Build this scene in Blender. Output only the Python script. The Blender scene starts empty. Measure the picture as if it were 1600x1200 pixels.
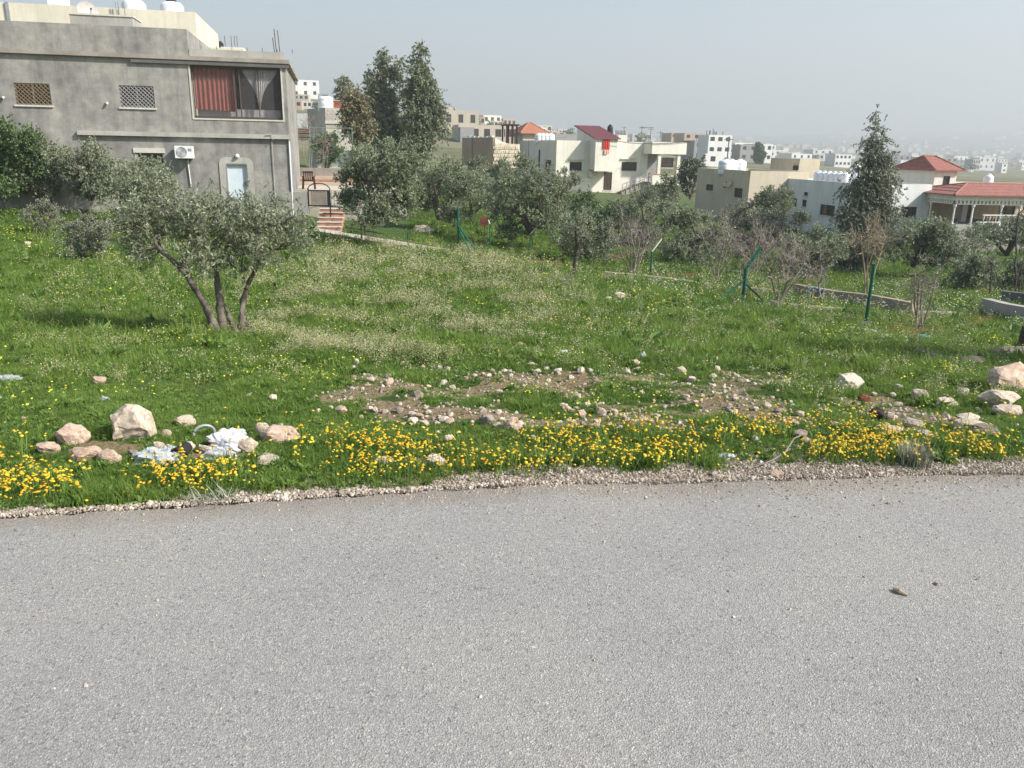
import bpy, bmesh, math, random
import numpy as np
from mathutils import Vector, Matrix, noise as mnoise
random.seed(7); rng = np.random.default_rng(7)
sc = bpy.context.scene
COL = sc.collection

# ------------------------------------------------------------------ camera
FPX, PITCH, ROLL, EYE = 1250.0, math.radians(16.4), math.radians(1.15), 1.6
cF = np.array([0, math.cos(PITCH), -math.sin(PITCH)])
_r = np.array([1.0, 0, 0]); _u = np.array([0, math.sin(PITCH), math.cos(PITCH)])
cR = math.cos(ROLL) * _r + math.sin(ROLL) * _u
cU = -math.sin(ROLL) * _r + math.cos(ROLL) * _u
CAMP = np.array([0, 0, EYE])
cam_data = bpy.data.cameras.new("camera"); cam = bpy.data.objects.new("camera", cam_data); COL.objects.link(cam)
cam_data.sensor_width = 36; cam_data.lens = FPX / 1600 * 36
cam_data.clip_start = 0.05; cam_data.clip_end = 30000
cam.matrix_world = Matrix(((cR[0], cU[0], -cF[0], 0), (cR[1], cU[1], -cF[1], 0), (cR[2], cU[2], -cF[2], EYE), (0, 0, 0, 1)))
sc.camera = cam
# ------------------------------------------------------------------ world, sun, exposure
SUN_EL, SUN_AZ = math.radians(38), math.radians(70)      # azimuth measured from -Y (behind the camera) towards +X
sdir = Vector((math.sin(SUN_AZ) * math.cos(SUN_EL), -math.cos(SUN_AZ) * math.cos(SUN_EL), math.sin(SUN_EL)))
w = bpy.data.worlds.new("World"); sc.world = w; w.use_nodes = True
wn = w.node_tree; bg = wn.nodes["Background"]
sky = wn.nodes.new("ShaderNodeTexSky"); sky.sky_type = 'NISHITA'; sky.sun_disc = False
sky.sun_elevation = SUN_EL
sky.sun_rotation = math.atan2(sdir.x, sdir.y)
sky.air_density = 1.3; sky.dust_density = 2.5; sky.ozone_density = 1.0; sky.altitude = 600
wn.links.new(sky.outputs[0], bg.inputs[0]); bg.inputs[1].default_value = 0.08
sl = bpy.data.lights.new("sun", 'SUN'); sl.energy = 4.0; sl.angle = math.radians(3.0); sl.color = (1.0, 0.96, 0.90)
sun = bpy.data.objects.new("sun", sl); COL.objects.link(sun)
sun.rotation_euler = sdir.to_track_quat('Z', 'Y').to_euler()
sc.view_settings.view_transform = 'Standard'; sc.view_settings.look = 'None'
sc.view_settings.gamma = 1; sc.view_settings.use_curve_mapping = False
sc.view_settings.exposure = 1.1
HAZE_DENSITY = 0.0007
sc.cycles.max_bounces = 6; sc.cycles.diffuse_bounces = 2; sc.cycles.glossy_bounces = 2
sc.cycles.transmission_bounces = 4; sc.cycles.transparent_max_bounces = 8; sc.cycles.volume_bounces = 1

# ------------------------------------------------------------------ measuring helpers (photo pixels -> metres)
def ray(px, py):
    return cF + (px - 800) / FPX * cR - (py - 600) / FPX * cU
def P(px, py, d):
    v = ray(px, py); return CAMP + v * d / v[1]
def pix(p):
    q = np.asarray(p, float) - CAMP; ww = q @ cF
    return 800 + FPX * (q @ cR) / ww, 600 - FPX * (q @ cU) / ww
# ------------------------------------------------------------------ the lie of the land
EX = np.array([-60, -20, -6, -2.22, -1.15, -.58, 0, .8, 1.6, 2.64, 6, 20, 60.])
EY = np.array([-14, -2.0, 2.45, 3.25, 3.47, 3.58, 3.70, 3.78, 3.87, 4.00, 4.22, 4.4, 3.3])
GX = np.array([-6, -2.27, -1.18, -.6, 0, .85, 1.72, 2.79, 6]); GW = np.array([.06, .07, .06, .11, .20, .25, .25, .20, .16])
def edge(X): return np.interp(X, EX, EY)
GC = [-400, 0, 350, 700, 1000, 1350, 1600, 2000]
ROWS = {
 8:   [540, 548, 555, 562, 568, 580, 590, 600],
 10:  [505, 515, 527, 535, 545, 565, 575, 590],
 15:  [445, 452, 462, 478, 494, 535, 545, 560],
 20:  [405, 412, 425, 446, 464, 512, 523, 540],
 25:  [372, 382, 398, 420, 447, 482, 494, 510],
 30:  [345, 352, 370, 402, 436, 460, 470, 485],
 36:  [318, 322, 334, 388, 416, 440, 450, 465],
 45:  [300, 300, 302, 355, 388, 412, 420, 430],
 60:  [285, 285, 282, 320, 348, 366, 372, 380],
 80:  [262, 262, 258, 290, 318, 338, 342, 348],
 100: [240, 240, 238, 266, 296, 318, 324, 330],
 150: [205, 205, 208, 236, 266, 294, 302, 310],
 250: [165, 165, 168, 196, 244, 276, 288, 298],
 400: [126, 126, 134, 184, 232, 264, 278, 290],
 700: [130, 130, 148, 198, 226, 256, 270, 282],
 1200:[165, 168, 182, 209, 224, 248, 258, 264],
 2000:[185, 188, 196, 210, 219, 237, 242, 246],
 3500:[200, 200, 203, 208, 214, 218, 214, 212],
 5200:[206, 206, 206, 209, 213, 208, 199, 194],
 7000:[212, 212, 212, 214, 218, 215, 206, 202]}
UG = np.linspace(-2.3, 2.3, 231); LG = np.linspace(math.log(3.0), math.log(7000), 260)
_tab = []; _ld = []
for zr, dd in ((-0.01, 3.0), (-0.06, 4.4), (-0.17, 5.4)):
    _ld.append(math.log(dd)); _tab.append(np.full(231, zr))
for dd, pys in ROWS.items():
    pts = [P(a, b, dd) for a, b in zip(GC, pys)]
    _ld.append(math.log(dd)); _tab.append(np.interp(UG, [p[0] / dd for p in pts], [p[2] for p in pts]))
_tab = np.array(_tab); _sl = _tab - EYE
TAB = np.array([np.interp(LG, _ld, (_sl[:, j]) / np.exp(_ld)) for j in range(231)]).T     # slope table
def _blur(a, n, ax):
    k = np.hanning(n + 2)[1:-1]; k /= k.sum(); pad = [(0, 0), (0, 0)]; pad[ax] = (n // 2, n // 2)
    return np.apply_along_axis(lambda v: np.convolve(v, k, 'valid'), ax, np.pad(a, pad, 'edge'))
TAB = _blur(TAB, 17, 1); TAB = _blur(TAB, 7, 0)
def smooth(t): t = np.clip(t, 0, 1); return t * t * (3 - 2 * t)
def G(X, Y):
    X = np.asarray(X, float); Y = np.asarray(Y, float); Yc = np.maximum(Y, 3.0)
    u = np.clip(X / Yc, -2.29, 2.29); l = np.clip(np.log(Yc), LG[0], LG[-1] - 1e-6)
    a = (u - UG[0]) / (UG[1] - UG[0]); i = np.clip(a.astype(int), 0, 229); a = a - i
    b = (l - LG[0]) / (LG[1] - LG[0]); j = np.clip(b.astype(int), 0, 258); b = b - j
    s = (TAB[j, i] * (1 - a) + TAB[j, i + 1] * a) * (1 - b) + (TAB[j + 1, i] * (1 - a) + TAB[j + 1, i + 1] * a) * b
    z = EYE + s * Yc
    k = smooth((Y - edge(X)) / 1.6)
    bump = 0.035 * np.sin(X * 2.1 + 1.3 * np.sin(Y * 1.3)) * np.sin(Y * 1.7 + 0.7) + 0.02 * np.sin(X * 5.3 + Y * 3.1)
    far = np.clip((Y - 300) / 1500, 0, 1) * 5 * np.sin(X * .011 + 2) * np.sin(Y * .006 + X * .004)
    return (z + bump) * k - 0.02 * (1 - k) + far
def gz(x, y): return float(G(np.array([x]), np.array([y]))[0])
def gp(px, d):
    py = 400.
    for _ in range(6):
        p = P(px, py, d); z = gz(p[0], d); py = pix((p[0], d, z))[1]
    p = P(px, py, d); return np.array([p[0], d, gz(p[0], d)])
_RD = np.exp(np.linspace(math.log(2.0), math.log(6500), 2600))
def GP(px, py):
    v = ray(px, py); v = v / v[1]; pts = CAMP + _RD[:, None] * v
    k = np.argmax(pts[:, 2] < G(pts[:, 0], pts[:, 1]))
    if k == 0: return None
    p = pts[k]; return np.array([p[0], p[1], gz(p[0], p[1])])

# ------------------------------------------------------------------ materials
MATS = {}
def nn(nt, typ, **kw):
    n = nt.nodes.new(typ)
    for k, v in kw.items(): setattr(n, k, v)
    return n
def base_mat(name, rough=.8, spec=.3):
    m = bpy.data.materials.new(name); m.use_nodes = True; nt = m.node_tree
    b = nt.nodes["Principled BSDF"]; b.inputs["Roughness"].default_value = rough
    b.inputs["Specular IOR Level"].default_value = spec
    MATS[name] = m; return m, nt, b
def tex_noise(nt, scale, detail=4, rough=.6, coord="Object", vec=None):
    n = nn(nt, "ShaderNodeTexNoise"); n.inputs["Scale"].default_value = scale
    n.inputs["Detail"].default_value = detail; n.inputs["Roughness"].default_value = rough
    if vec is None:
        tc = nn(nt, "ShaderNodeTexCoord"); vec = tc.outputs[coord]
    nt.links.new(vec, n.inputs["Vector"]); return n
def ramp(nt, src, stops):
    r = nn(nt, "ShaderNodeValToRGB"); el = r.color_ramp.elements
    while len(el) > 1: el.remove(el[-1])
    el[0].position = stops[0][0]; el[0].color = (*stops[0][1], 1)
    for p, c in stops[1:]:
        e = el.new(p); e.color = (*c, 1)
    nt.links.new(src, r.inputs[0]); return r
def mixc(nt, fac, a, b, mode='MIX'):
    m = nn(nt, "ShaderNodeMix", data_type='RGBA', blend_type=mode)
    for i, v in ((0, fac), (6, a), (7, b)):
        if isinstance(v, (int, float)): m.inputs[i].default_value = v
        elif isinstance(v, tuple): m.inputs[i].default_value = (*v, 1)
        else: nt.links.new(v, m.inputs[i])
    return m.outputs[2]
def bump(nt, b, h, strength=.3, dist=.02):
    bp = nn(nt, "ShaderNodeBump"); bp.inputs["Strength"].default_value = strength; bp.inputs["Distance"].default_value = dist
    nt.links.new(h, bp.inputs["Height"]); nt.links.new(bp.outputs[0], b.inputs["Normal"])
def simple(name, c, rough=.8, var=.25, scale=3., bumps=0, spec=.3, bscale=None, metal=0):
    m, nt, b = base_mat(name, rough, spec); b.inputs["Metallic"].default_value = metal
    n = tex_noise(nt, scale, 5)
    lo = tuple(x * (1 - var) for x in c); hi = tuple(min(1, x * (1 + var)) for x in c)
    r = ramp(nt, n.outputs[0], [(.3, lo), (.7, hi)]); nt.links.new(r.outputs[0], b.inputs["Base Color"])
    if bumps:
        n2 = tex_noise(nt, bscale or scale * 6, 5); bump(nt, b, n2.outputs[0], bumps, .02)
    return m
def weathered(name, c, stain, sc1=.5, streak=.6, blocks=False):
    """plaster or concrete with cloudy patches, rain streaks and fine grain"""
    m, nt, b = base_mat(name, .9, .15)
    tc = nn(nt, "ShaderNodeTexCoord"); mp = nn(nt, "ShaderNodeMapping"); mp.inputs["Scale"].default_value = (1.6, 1.6, .18)
    nt.links.new(tc.outputs["Object"], mp.inputs[0])
    n1 = tex_noise(nt, sc1, 6, .65); n2 = tex_noise(nt, 1.5, 6, .7, vec=mp.outputs[0]); n3 = tex_noise(nt, 30, 3)
    a = ramp(nt, n1.outputs[0], [(.32, stain), (.66, c)])
    s = ramp(nt, n2.outputs[0], [(.42, (1, 1, 1)), (.75, (1 - streak * .5,) * 3)])
    g = ramp(nt, n3.outputs[0], [(.3, (.9, .9, .9)), (.7, (1.08, 1.08, 1.08))])
    x = mixc(nt, 1.0, a.outputs[0], s.outputs[0], 'MULTIPLY'); x = mixc(nt, 1.0, x, g.outputs[0], 'MULTIPLY')
    if blocks:  # hollow blocks ghosting through the thin render
        cb = nn(nt, "ShaderNodeCombineXYZ"); sp = nn(nt, "ShaderNodeSeparateXYZ"); nt.links.new(tc.outputs["Object"], sp.inputs[0])
        nt.links.new(sp.outputs[0], cb.inputs[0]); nt.links.new(sp.outputs[2], cb.inputs[1])
        br = nn(nt, "ShaderNodeTexBrick"); nt.links.new(cb.outputs[0], br.inputs["Vector"]); br.inputs["Scale"].default_value = 1
        br.inputs["Brick Width"].default_value = .4; br.inputs["Row Height"].default_value = .2; br.inputs["Mortar Size"].default_value = .014; br.inputs["Mortar Smooth"].default_value = 1
        br.inputs["Color1"].default_value = (.93, .93, .93, 1); br.inputs["Color2"].default_value = (1.04, 1.04, 1.03, 1); br.inputs["Mortar"].default_value = (.86, .86, .86, 1)
        nb = tex_noise(nt, .4, 4); rb_ = ramp(nt, nb.outputs[0], [(.35, (.15,) * 3), (.65, (.9,) * 3)])
        x = mixc(nt, 1.0, x, mixc(nt, rb_.outputs[0], (1., 1., 1.), br.outputs[0]), 'MULTIPLY')
        n4 = tex_noise(nt, 2.2, 6, .7); r4 = ramp(nt, n4.outputs[0], [(.3, (.86, .86, .87)), (.5, (1, 1, 1)), (.75, (1.14, 1.12, 1.08))]); x = mixc(nt, 1.0, x, r4.outputs[0], 'MULTIPLY')
    nt.links.new(x, b.inputs["Base Color"]); bump(nt, b, n3.outputs[0], .25, .01); return m
def leafmat(name, top, under, var=.35, transl=.25, rough=.5):
    m, nt, b = base_mat(name, rough, .35)
    at = nn(nt, "ShaderNodeAttribute", attribute_name="var"); ge = nn(nt, "ShaderNodeNewGeometry")
    x = mixc(nt, ge.outputs["Backfacing"], top, under)
    r = ramp(nt, at.outputs["Fac"], [(0, (1 - var,) * 3), (1, (1 + var, 1 + var * 1.0, 1 + var * .7))])
    x = mixc(nt, 1.0, x, r.outputs[0], 'MULTIPLY'); nt.links.new(x, b.inputs["Base Color"])
    tr = nn(nt, "ShaderNodeBsdfTranslucent"); nt.links.new(x, tr.inputs[0])
    ms = nn(nt, "ShaderNodeMixShader"); ms.inputs[0].default_value = transl
    out = [n for n in nt.nodes if n.type == 'OUTPUT_MATERIAL'][0]
    nt.links.new(b.outputs[0], ms.inputs[1]); nt.links.new(tr.outputs[0], ms.inputs[2]); nt.links.new(ms.outputs[0], out.inputs[0])
    return m
def plantmat(name, c1, c2, transl=.25, nscale=.5, c3=None):
    """instanced grass and flowers: patches in world space plus a random shade per plant"""
    m, nt, b = base_mat(name, .6, .25)
    ge = nn(nt, "ShaderNodeNewGeometry"); n = tex_noise(nt, nscale, 3, vec=ge.outputs["Position"])
    oi = nn(nt, "ShaderNodeObjectInfo")
    ad = nn(nt, "ShaderNodeMath", operation='ADD'); mu = nn(nt, "ShaderNodeMath", operation='MULTIPLY_ADD')
    mu.inputs[1].default_value = .6; mu.inputs[2].default_value = -.3
    nt.links.new(oi.outputs["Random"], mu.inputs[0]); nt.links.new(mu.outputs[0], ad.inputs[0]); nt.links.new(n.outputs[0], ad.inputs[1])
    st = [(.25, c1), (.75, c2)] if c3 is None else [(.2, c1), (.55, c2), (.85, c3)]
    r = ramp(nt, ad.outputs[0], st); nt.links.new(r.outputs[0], b.inputs["Base Color"])
    tr = nn(nt, "ShaderNodeBsdfTranslucent"); nt.links.new(r.outputs[0], tr.inputs[0])
    ms = nn(nt, "ShaderNodeMixShader"); ms.inputs[0].default_value = transl
    out = [q for q in nt.nodes if q.type == 'OUTPUT_MATERIAL'][0]
    nt.links.new(b.outputs[0], ms.inputs[1]); nt.links.new(tr.outputs[0], ms.inputs[2]); nt.links.new(ms.outputs[0], out.inputs[0])
    return m
def glass(name, c=(.02, .022, .025), rough=.08):
    m, nt, b = base_mat(name, rough, .6); n = tex_noise(nt, .7, 2)
    r = ramp(nt, n.outputs[0], [(.3, c), (.7, tuple(x * 2.2 for x in c))]); nt.links.new(r.outputs[0], b.inputs["Base Color"]); return m

def make_ground_mat():
    m, nt, b = base_mat("ground_cover", .95, .1)
    ge = nn(nt, "ShaderNodeNewGeometry"); pos = ge.outputs["Position"]
    n1 = tex_noise(nt, .35, 6, .65, vec=pos); n2 = tex_noise(nt, 4, 6, .7, vec=pos); n3 = tex_noise(nt, 40, 4, .7, vec=pos)
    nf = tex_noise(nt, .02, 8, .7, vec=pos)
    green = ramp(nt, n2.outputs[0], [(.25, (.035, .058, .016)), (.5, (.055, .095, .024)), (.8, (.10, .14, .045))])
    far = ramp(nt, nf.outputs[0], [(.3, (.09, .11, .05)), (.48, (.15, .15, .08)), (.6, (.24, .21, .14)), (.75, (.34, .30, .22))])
    soil = ramp(nt, n3.outputs[0], [(.3, (.14, .095, .055)), (.55, (.26, .19, .12)), (.8, (.40, .32, .23))])
    red = ramp(nt, n2.outputs[0], [(.3, (.15, .06, .03)), (.7, (.28, .13, .07))])
    grav = ramp(nt, n3.outputs[0], [(.3, (.09, .07, .05)), (.5, (.20, .165, .125)), (.75, (.34, .29, .23))])
    at = lambda a: nn(nt, "ShaderNodeAttribute", attribute_name=a).outputs["Fac"]
    def masked(a, nz, lo, hi):
        ad = nn(nt, "ShaderNodeMath", operation='ADD'); nt.links.new(at(a), ad.inputs[0]); nt.links.new(nz, ad.inputs[1])
        return ramp(nt, ad.outputs[0], [(lo, (0, 0, 0)), (hi, (1, 1, 1))]).outputs[0]
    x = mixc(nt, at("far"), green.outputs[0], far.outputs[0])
    x = mixc(nt, masked("bare", n2.outputs[0], .99, 1.30), x, soil.outputs[0])
    x = mixc(nt, masked("red", n2.outputs[0], .85, 1.1), x, red.outputs[0])
    x = mixc(nt, masked("gravel", n3.outputs[0], .85, 1.05), x, grav.outputs[0])
    nt.links.new(x, b.inputs["Base Color"]); bump(nt, b, n3.outputs[0], .6, .03)
    return m
def make_asphalt():
    m, nt, b = base_mat("worn_asphalt", .85, .25)
    ge = nn(nt, "ShaderNodeNewGeometry"); pos = ge.outputs["Position"]
    v = nn(nt, "ShaderNodeTexVoronoi"); v.inputs["Scale"].default_value = 210; nt.links.new(pos, v.inputs["Vector"])
    v2 = nn(nt, "ShaderNodeTexVoronoi"); v2.inputs["Scale"].default_value = 85; nt.links.new(pos, v2.inputs["Vector"])
    n = tex_noise(nt, 150, 4, .75, vec=pos); big = tex_noise(nt, .8, 5, .6, vec=pos)
    sep = nn(nt, "ShaderNodeSeparateColor"); nt.links.new(v.outputs["Color"], sep.inputs[0])
    st = ramp(nt, sep.outputs[0], [(0, (.225, .216, .20)), (.3, (.272, .262, .242)), (.75, (.31, .299, .276)), (.93, (.36, .347, .32)), (1, (.46, .45, .42))])
    gap = ramp(nt, n.outputs[0], [(.32, (.55, .55, .55)), (.41, (1, 1, 1)), (.7, (1.06, 1.06, 1.06))])
    x = mixc(nt, 1.0, st.outputs[0], gap.outputs[0], 'MULTIPLY')
    sep2 = nn(nt, "ShaderNodeSeparateColor"); nt.links.new(v2.outputs["Color"], sep2.inputs[0])
    chips = ramp(nt, sep2.outputs[1], [(.95, (1, 1, 1)), (.97, (1.2, 1.19, 1.15))])
    pits = ramp(nt, sep2.outputs[2], [(.93, (1, 1, 1)), (.95, (.72, .72, .74))])
    x = mixc(nt, 1.0, x, chips.outputs[0], 'MULTIPLY'); x = mixc(nt, 1.0, x, pits.outputs[0], 'MULTIPLY')
    bg_ = ramp(nt, big.outputs[0], [(.28, (.88, .885, .90)), (.5, (1, 1, 1)), (.75, (1.08, 1.07, 1.03))])
    at = nn(nt, "ShaderNodeAttribute", attribute_name="dust"); nd = tex_noise(nt, 3.5, 6, .75, vec=pos); am = nn(nt, "ShaderNodeMath", operation="ADD"); nt.links.new(at.outputs["Fac"], am.inputs[0]); nt.links.new(nd.outputs[0], am.inputs[1])
    dr = ramp(nt, am.outputs[0], [(.75, (0, 0, 0)), (1.35, (.75, .75, .75))]); dcol = ramp(nt, n.outputs[0], [(.35, (.15, .12, .09)), (.5, (.30, .26, .21)), (.7, (.42, .37, .31))])
    x = mixc(nt, dr.outputs[0], x, dcol.outputs[0])
    x = mixc(nt, 1.0, x, bg_.outputs[0], 'MULTIPLY')
    nt.links.new(x, b.inputs["Base Color"])
    ad = nn(nt, "ShaderNodeMath", operation='ADD'); nt.links.new(n.outputs[0], ad.inputs[0]); nt.links.new(v.outputs["Distance"], ad.inputs[1])
    bump(nt, b, ad.outputs[0], .55, .006)
    return m
def rockmat(name, a, bcol, c):
    m, nt, b = base_mat(name, .9, .2)
    oi = nn(nt, "ShaderNodeObjectInfo"); tc = nn(nt, "ShaderNodeTexCoord")
    va = nn(nt, "ShaderNodeVectorMath", operation='ADD'); nt.links.new(tc.outputs["Object"], va.inputs[0]); nt.links.new(oi.outputs["Random"], va.inputs[1])
    n = tex_noise(nt, 7, 8, .7, vec=va.outputs[0]); n2 = tex_noise(nt, 45, 5, .7, vec=va.outputs[0])
    r = ramp(nt, n.outputs[0], [(.3, a), (.5, bcol), (.7, c)])
    g = ramp(nt, n2.outputs[0], [(.3, (.72, .70, .68)), (.55, (1, 1, 1)), (.8, (1.15, 1.15, 1.12))])
    rr = ramp(nt, oi.outputs["Random"], [(0, (.78, .74, .7)), (1, (1.12, 1.1, 1.08))])
    x = mixc(nt, 1.0, r.outputs[0], g.outputs[0], 'MULTIPLY'); x = mixc(nt, 1.0, x, rr.outputs[0], 'MULTIPLY')
    nt.links.new(x, b.inputs["Base Color"]); ah = nn(nt, "ShaderNodeMath", operation="ADD"); nt.links.new(n.outputs[0], ah.inputs[0]); nt.links.new(n2.outputs[0], ah.inputs[1]); bump(nt, b, ah.outputs[0], .5, .012); return m
make_ground_mat(); make_asphalt()
weathered("grey_render", (.40, .38, .34), (.225, .222, .21), .55, .7, blocks=True)
weathered("pale_cement", (.50, .48, .43), (.36, .34, .30), .8, .4)
weathered("dark_cement", (.17, .165, .155), (.12, .115, .11), 1.0, .4)
weathered("cream_paint", (.78, .73, .58), (.68, .63, .50), .5, .35)
weathered("ivory_paint", (.80, .77, .67), (.70, .67, .57), .5, .35)
weathered("beige_paint", (.66, .58, .44), (.56, .49, .37), .5, .35)
weathered("white_paint", (.80, .80, .77), (.68, .68, .65), .5, .35)
weathered("greywhite_paint", (.62, .61, .58), (.56, .55, .52), .25, .2)
weathered("tan_block", (.42, .34, .26), (.34, .27, .21), .5, .3)
weathered("far_beige", (.56, .50, .40), (.48, .42, .34), .3, .2)
weathered("far_white", (.80, .80, .78), (.70, .70, .68), .3, .2)
weathered("far_pink", (.52, .40, .32), (.46, .35, .28), .3, .2)
weathered("far_grey", (.36, .36, .35), (.28, .28, .28), .3, .2)
weathered("concrete_kerb", (.40, .36, .31), (.28, .25, .21), 1.5, .3)
weathered("block_house", (.44, .42, .36), (.36, .34, .30), .5, .4)
simple("pale_stone", (.62, .54, .42), .9, .3, 2.5, .4)
simple("paving", (.50, .44, .36), .9, .18, 2, .3)
simple("red_tile", (.30, .125, .095), .7, .25, 6, .3)
simple("orange_tile", (.36, .15, .09), .7, .25, 6, .3)
simple("burgundy_sheet", (.20, .07, .075), .55, .12, 3)
simple("terracotta", (.42, .22, .14), .85, .25, 3, .2)
simple("green_paint", (.008, .12, .075), .4, .3, 20, .1)
simple("teal_metal", (.20, .36, .32), .5, .15, 5)
simple("black_metal", (.02, .02, .022), .5, .2, 5)
simple("rusty_bar", (.07, .045, .035), .8, .3, 20)
simple("brown_plastic", (.05, .018, .016), .4, .1, 5)
simple("white_plastic", (.78, .78, .77), .35, .06, 4)
simple("grey_plastic", (.30, .31, .31), .4, .15, 8)
simple("tank_white", (.80, .81, .82), .4, .05, 2)
simple("tank_blue", (.03, .12, .30), .4, .1, 4)
simple("white_metal", (.70, .70, .68), .45, .1, 5)
simple("window_frame_grey", (.32, .31, .30), .45, .1, 8)
simple("brown_frame", (.10, .075, .06), .5, .15, 8)
simple("light_sill", (.60, .57, .50), .8, .12, 5)
simple("door_white", (.62, .70, .74), .5, .08, 3)
simple("dark_room", (.2, .19, .18), .9, .3, 2)
simple("rust_curtain", (.46, .13, .09), .9, .15, 5)
simple("lace_curtain", (.66, .63, .62), .9, .15, 8)
simple("gold_grille", (.22, .155, .08), .6, .3, 12)
simple("red_cloth", (.55, .045, .035), .9, .15, 5)
simple("pink_cloth", (.72, .35, .30), .9, .1, 5)
simple("dish", (.42, .40, .38), .5, .2, 3)
simple("rust", (.32, .11, .06), .8, .3, 6)
simple("bark", (.16, .135, .11), .95, .45, 14, .8, bscale=40)
simple("dark_bark", (.085, .07, .058), .95, .35, 14, .6, bscale=40)
simple("twig_grey", (.27, .225, .195), .9, .25, 8)
simple("twig_tan", (.33, .26, .18), .9, .25, 8)
simple("dusty_mat", (.17, .14, .11), .95, .25, 9, .5)
simple("rubber", (.02, .02, .02), .7, .2, 6, .3)
simple("teal_bag", (.03, .30, .30), .4, .15, 5)
simple("clear_bag", (.42, .44, .44), .25, .15, 8, spec=.6)
simple("white_bag", (.60, .60, .61), .35, .08, 8, spec=.5)
rockmat("limestone", (.44, .34, .26), (.64, .54, .43), (.76, .69, .59))
rockmat("pink_limestone", (.42, .28, .21), (.56, .42, .33), (.68, .57, .47))
rockmat("white_limestone", (.45, .38, .29), (.62, .55, .45), (.72, .67, .58))
rockmat("basalt", (.035, .028, .028), (.06, .05, .05), (.10, .08, .08))
rockmat("red_rock", (.16, .06, .035), (.25, .10, .06), (.32, .16, .10))
rockmat("grey_rock", (.20, .17, .14), (.33, .29, .25), (.45, .40, .35))
glass("glass"); glass("glass_brown", (.045, .042, .04), .12)
leafmat("olive_leaf", (.23, .27, .165), (.32, .355, .25), .4, .3)
leafmat("olive_leaf_dark", (.205, .25, .145), (.30, .34, .23), .4, .3)
leafmat("lush_leaf", (.09, .165, .05), (.15, .22, .09), .45, .25)
leafmat("euc_leaf", (.17, .205, .12), (.26, .29, .20), .45, .2)
leafmat("euc_leaf_brown", (.20, .18, .10), (.27, .24, .15), .45, .2)
leafmat("cypress_leaf", (.15, .175, .115), (.26, .28, .21), .4, .1)
leafmat("cactus_pad", (.17, .25, .10), (.17, .25, .10), .3, .05)
leafmat("shrub_leaf", (.21, .225, .16), (.30, .31, .23), .4, .15)
plantmat("grass_blade", (.105, .185, .030), (.180, .285, .046), .45, .40, (.29, .35, .09))
plantmat("weed_leaf", (.095, .18, .036), (.19, .285, .065), .3, .6)
plantmat("cream_head", (.27, .28, .12), (.50, .47, .28), .2, 1.0)
plantmat("yellow_petal", (.66, .34, .02), (.72, .48, .025), .15, 2.2, (.76, .62, .05))
plantmat("lemon_petal", (.70, .65, .03), (.78, .70, .05), .15, 1.0)
plantmat("white_petal", (.65, .67, .58), (.78, .78, .74), .15, 1.0)
plantmat("dry_stalk", (.24, .20, .10), (.36, .31, .17), .2, 1.0)
plantmat("pebble", (.19, .15, .115), (.36, .30, .235), 0.0, 9.0, (.58, .51, .42))

# ------------------------------------------------------------------ object helpers
def tag(o, label=None, cat=None, group=None, kind=None):
    if label: o["label"] = label
    if cat: o["category"] = cat
    if group: o["group"] = group
    if kind: o["kind"] = kind
    return o
def link(o, parent=None):
    COL.objects.link(o)
    if parent is not None: o.parent = parent
    return o
def thing(name, loc, label, cat, group=None, rz=0):
    o = bpy.data.objects.new(name, None); o.empty_display_size = .2; link(o)
    o.location = loc; o.rotation_euler = (0, 0, rz); return tag(o, label, cat, group)
def npmesh(name, V, F, mat, smooth_=False, var=None):
    me = bpy.data.meshes.new(name); V = np.asarray(V, np.float32); F = np.asarray(F, np.int32); k = F.shape[1]
    me.vertices.add(len(V)); me.vertices.foreach_set("co", V.ravel())
    me.loops.add(F.size); me.loops.foreach_set("vertex_index", F.ravel())
    me.polygons.add(len(F)); me.polygons.foreach_set("loop_start", np.arange(0, F.size, k, dtype=np.int32))
    me.polygons.foreach_set("loop_total", np.full(len(F), k, np.int32))
    if smooth_: me.polygons.foreach_set("use_smooth", np.ones(len(F), bool))
    if var is not None:
        a = me.attributes.new("var", 'FLOAT', 'POINT'); a.data.foreach_set("value", np.asarray(var, np.float32))
    me.update(calc_edges=True)
    if mat: me.materials.append(MATS[mat])
    return me
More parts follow.
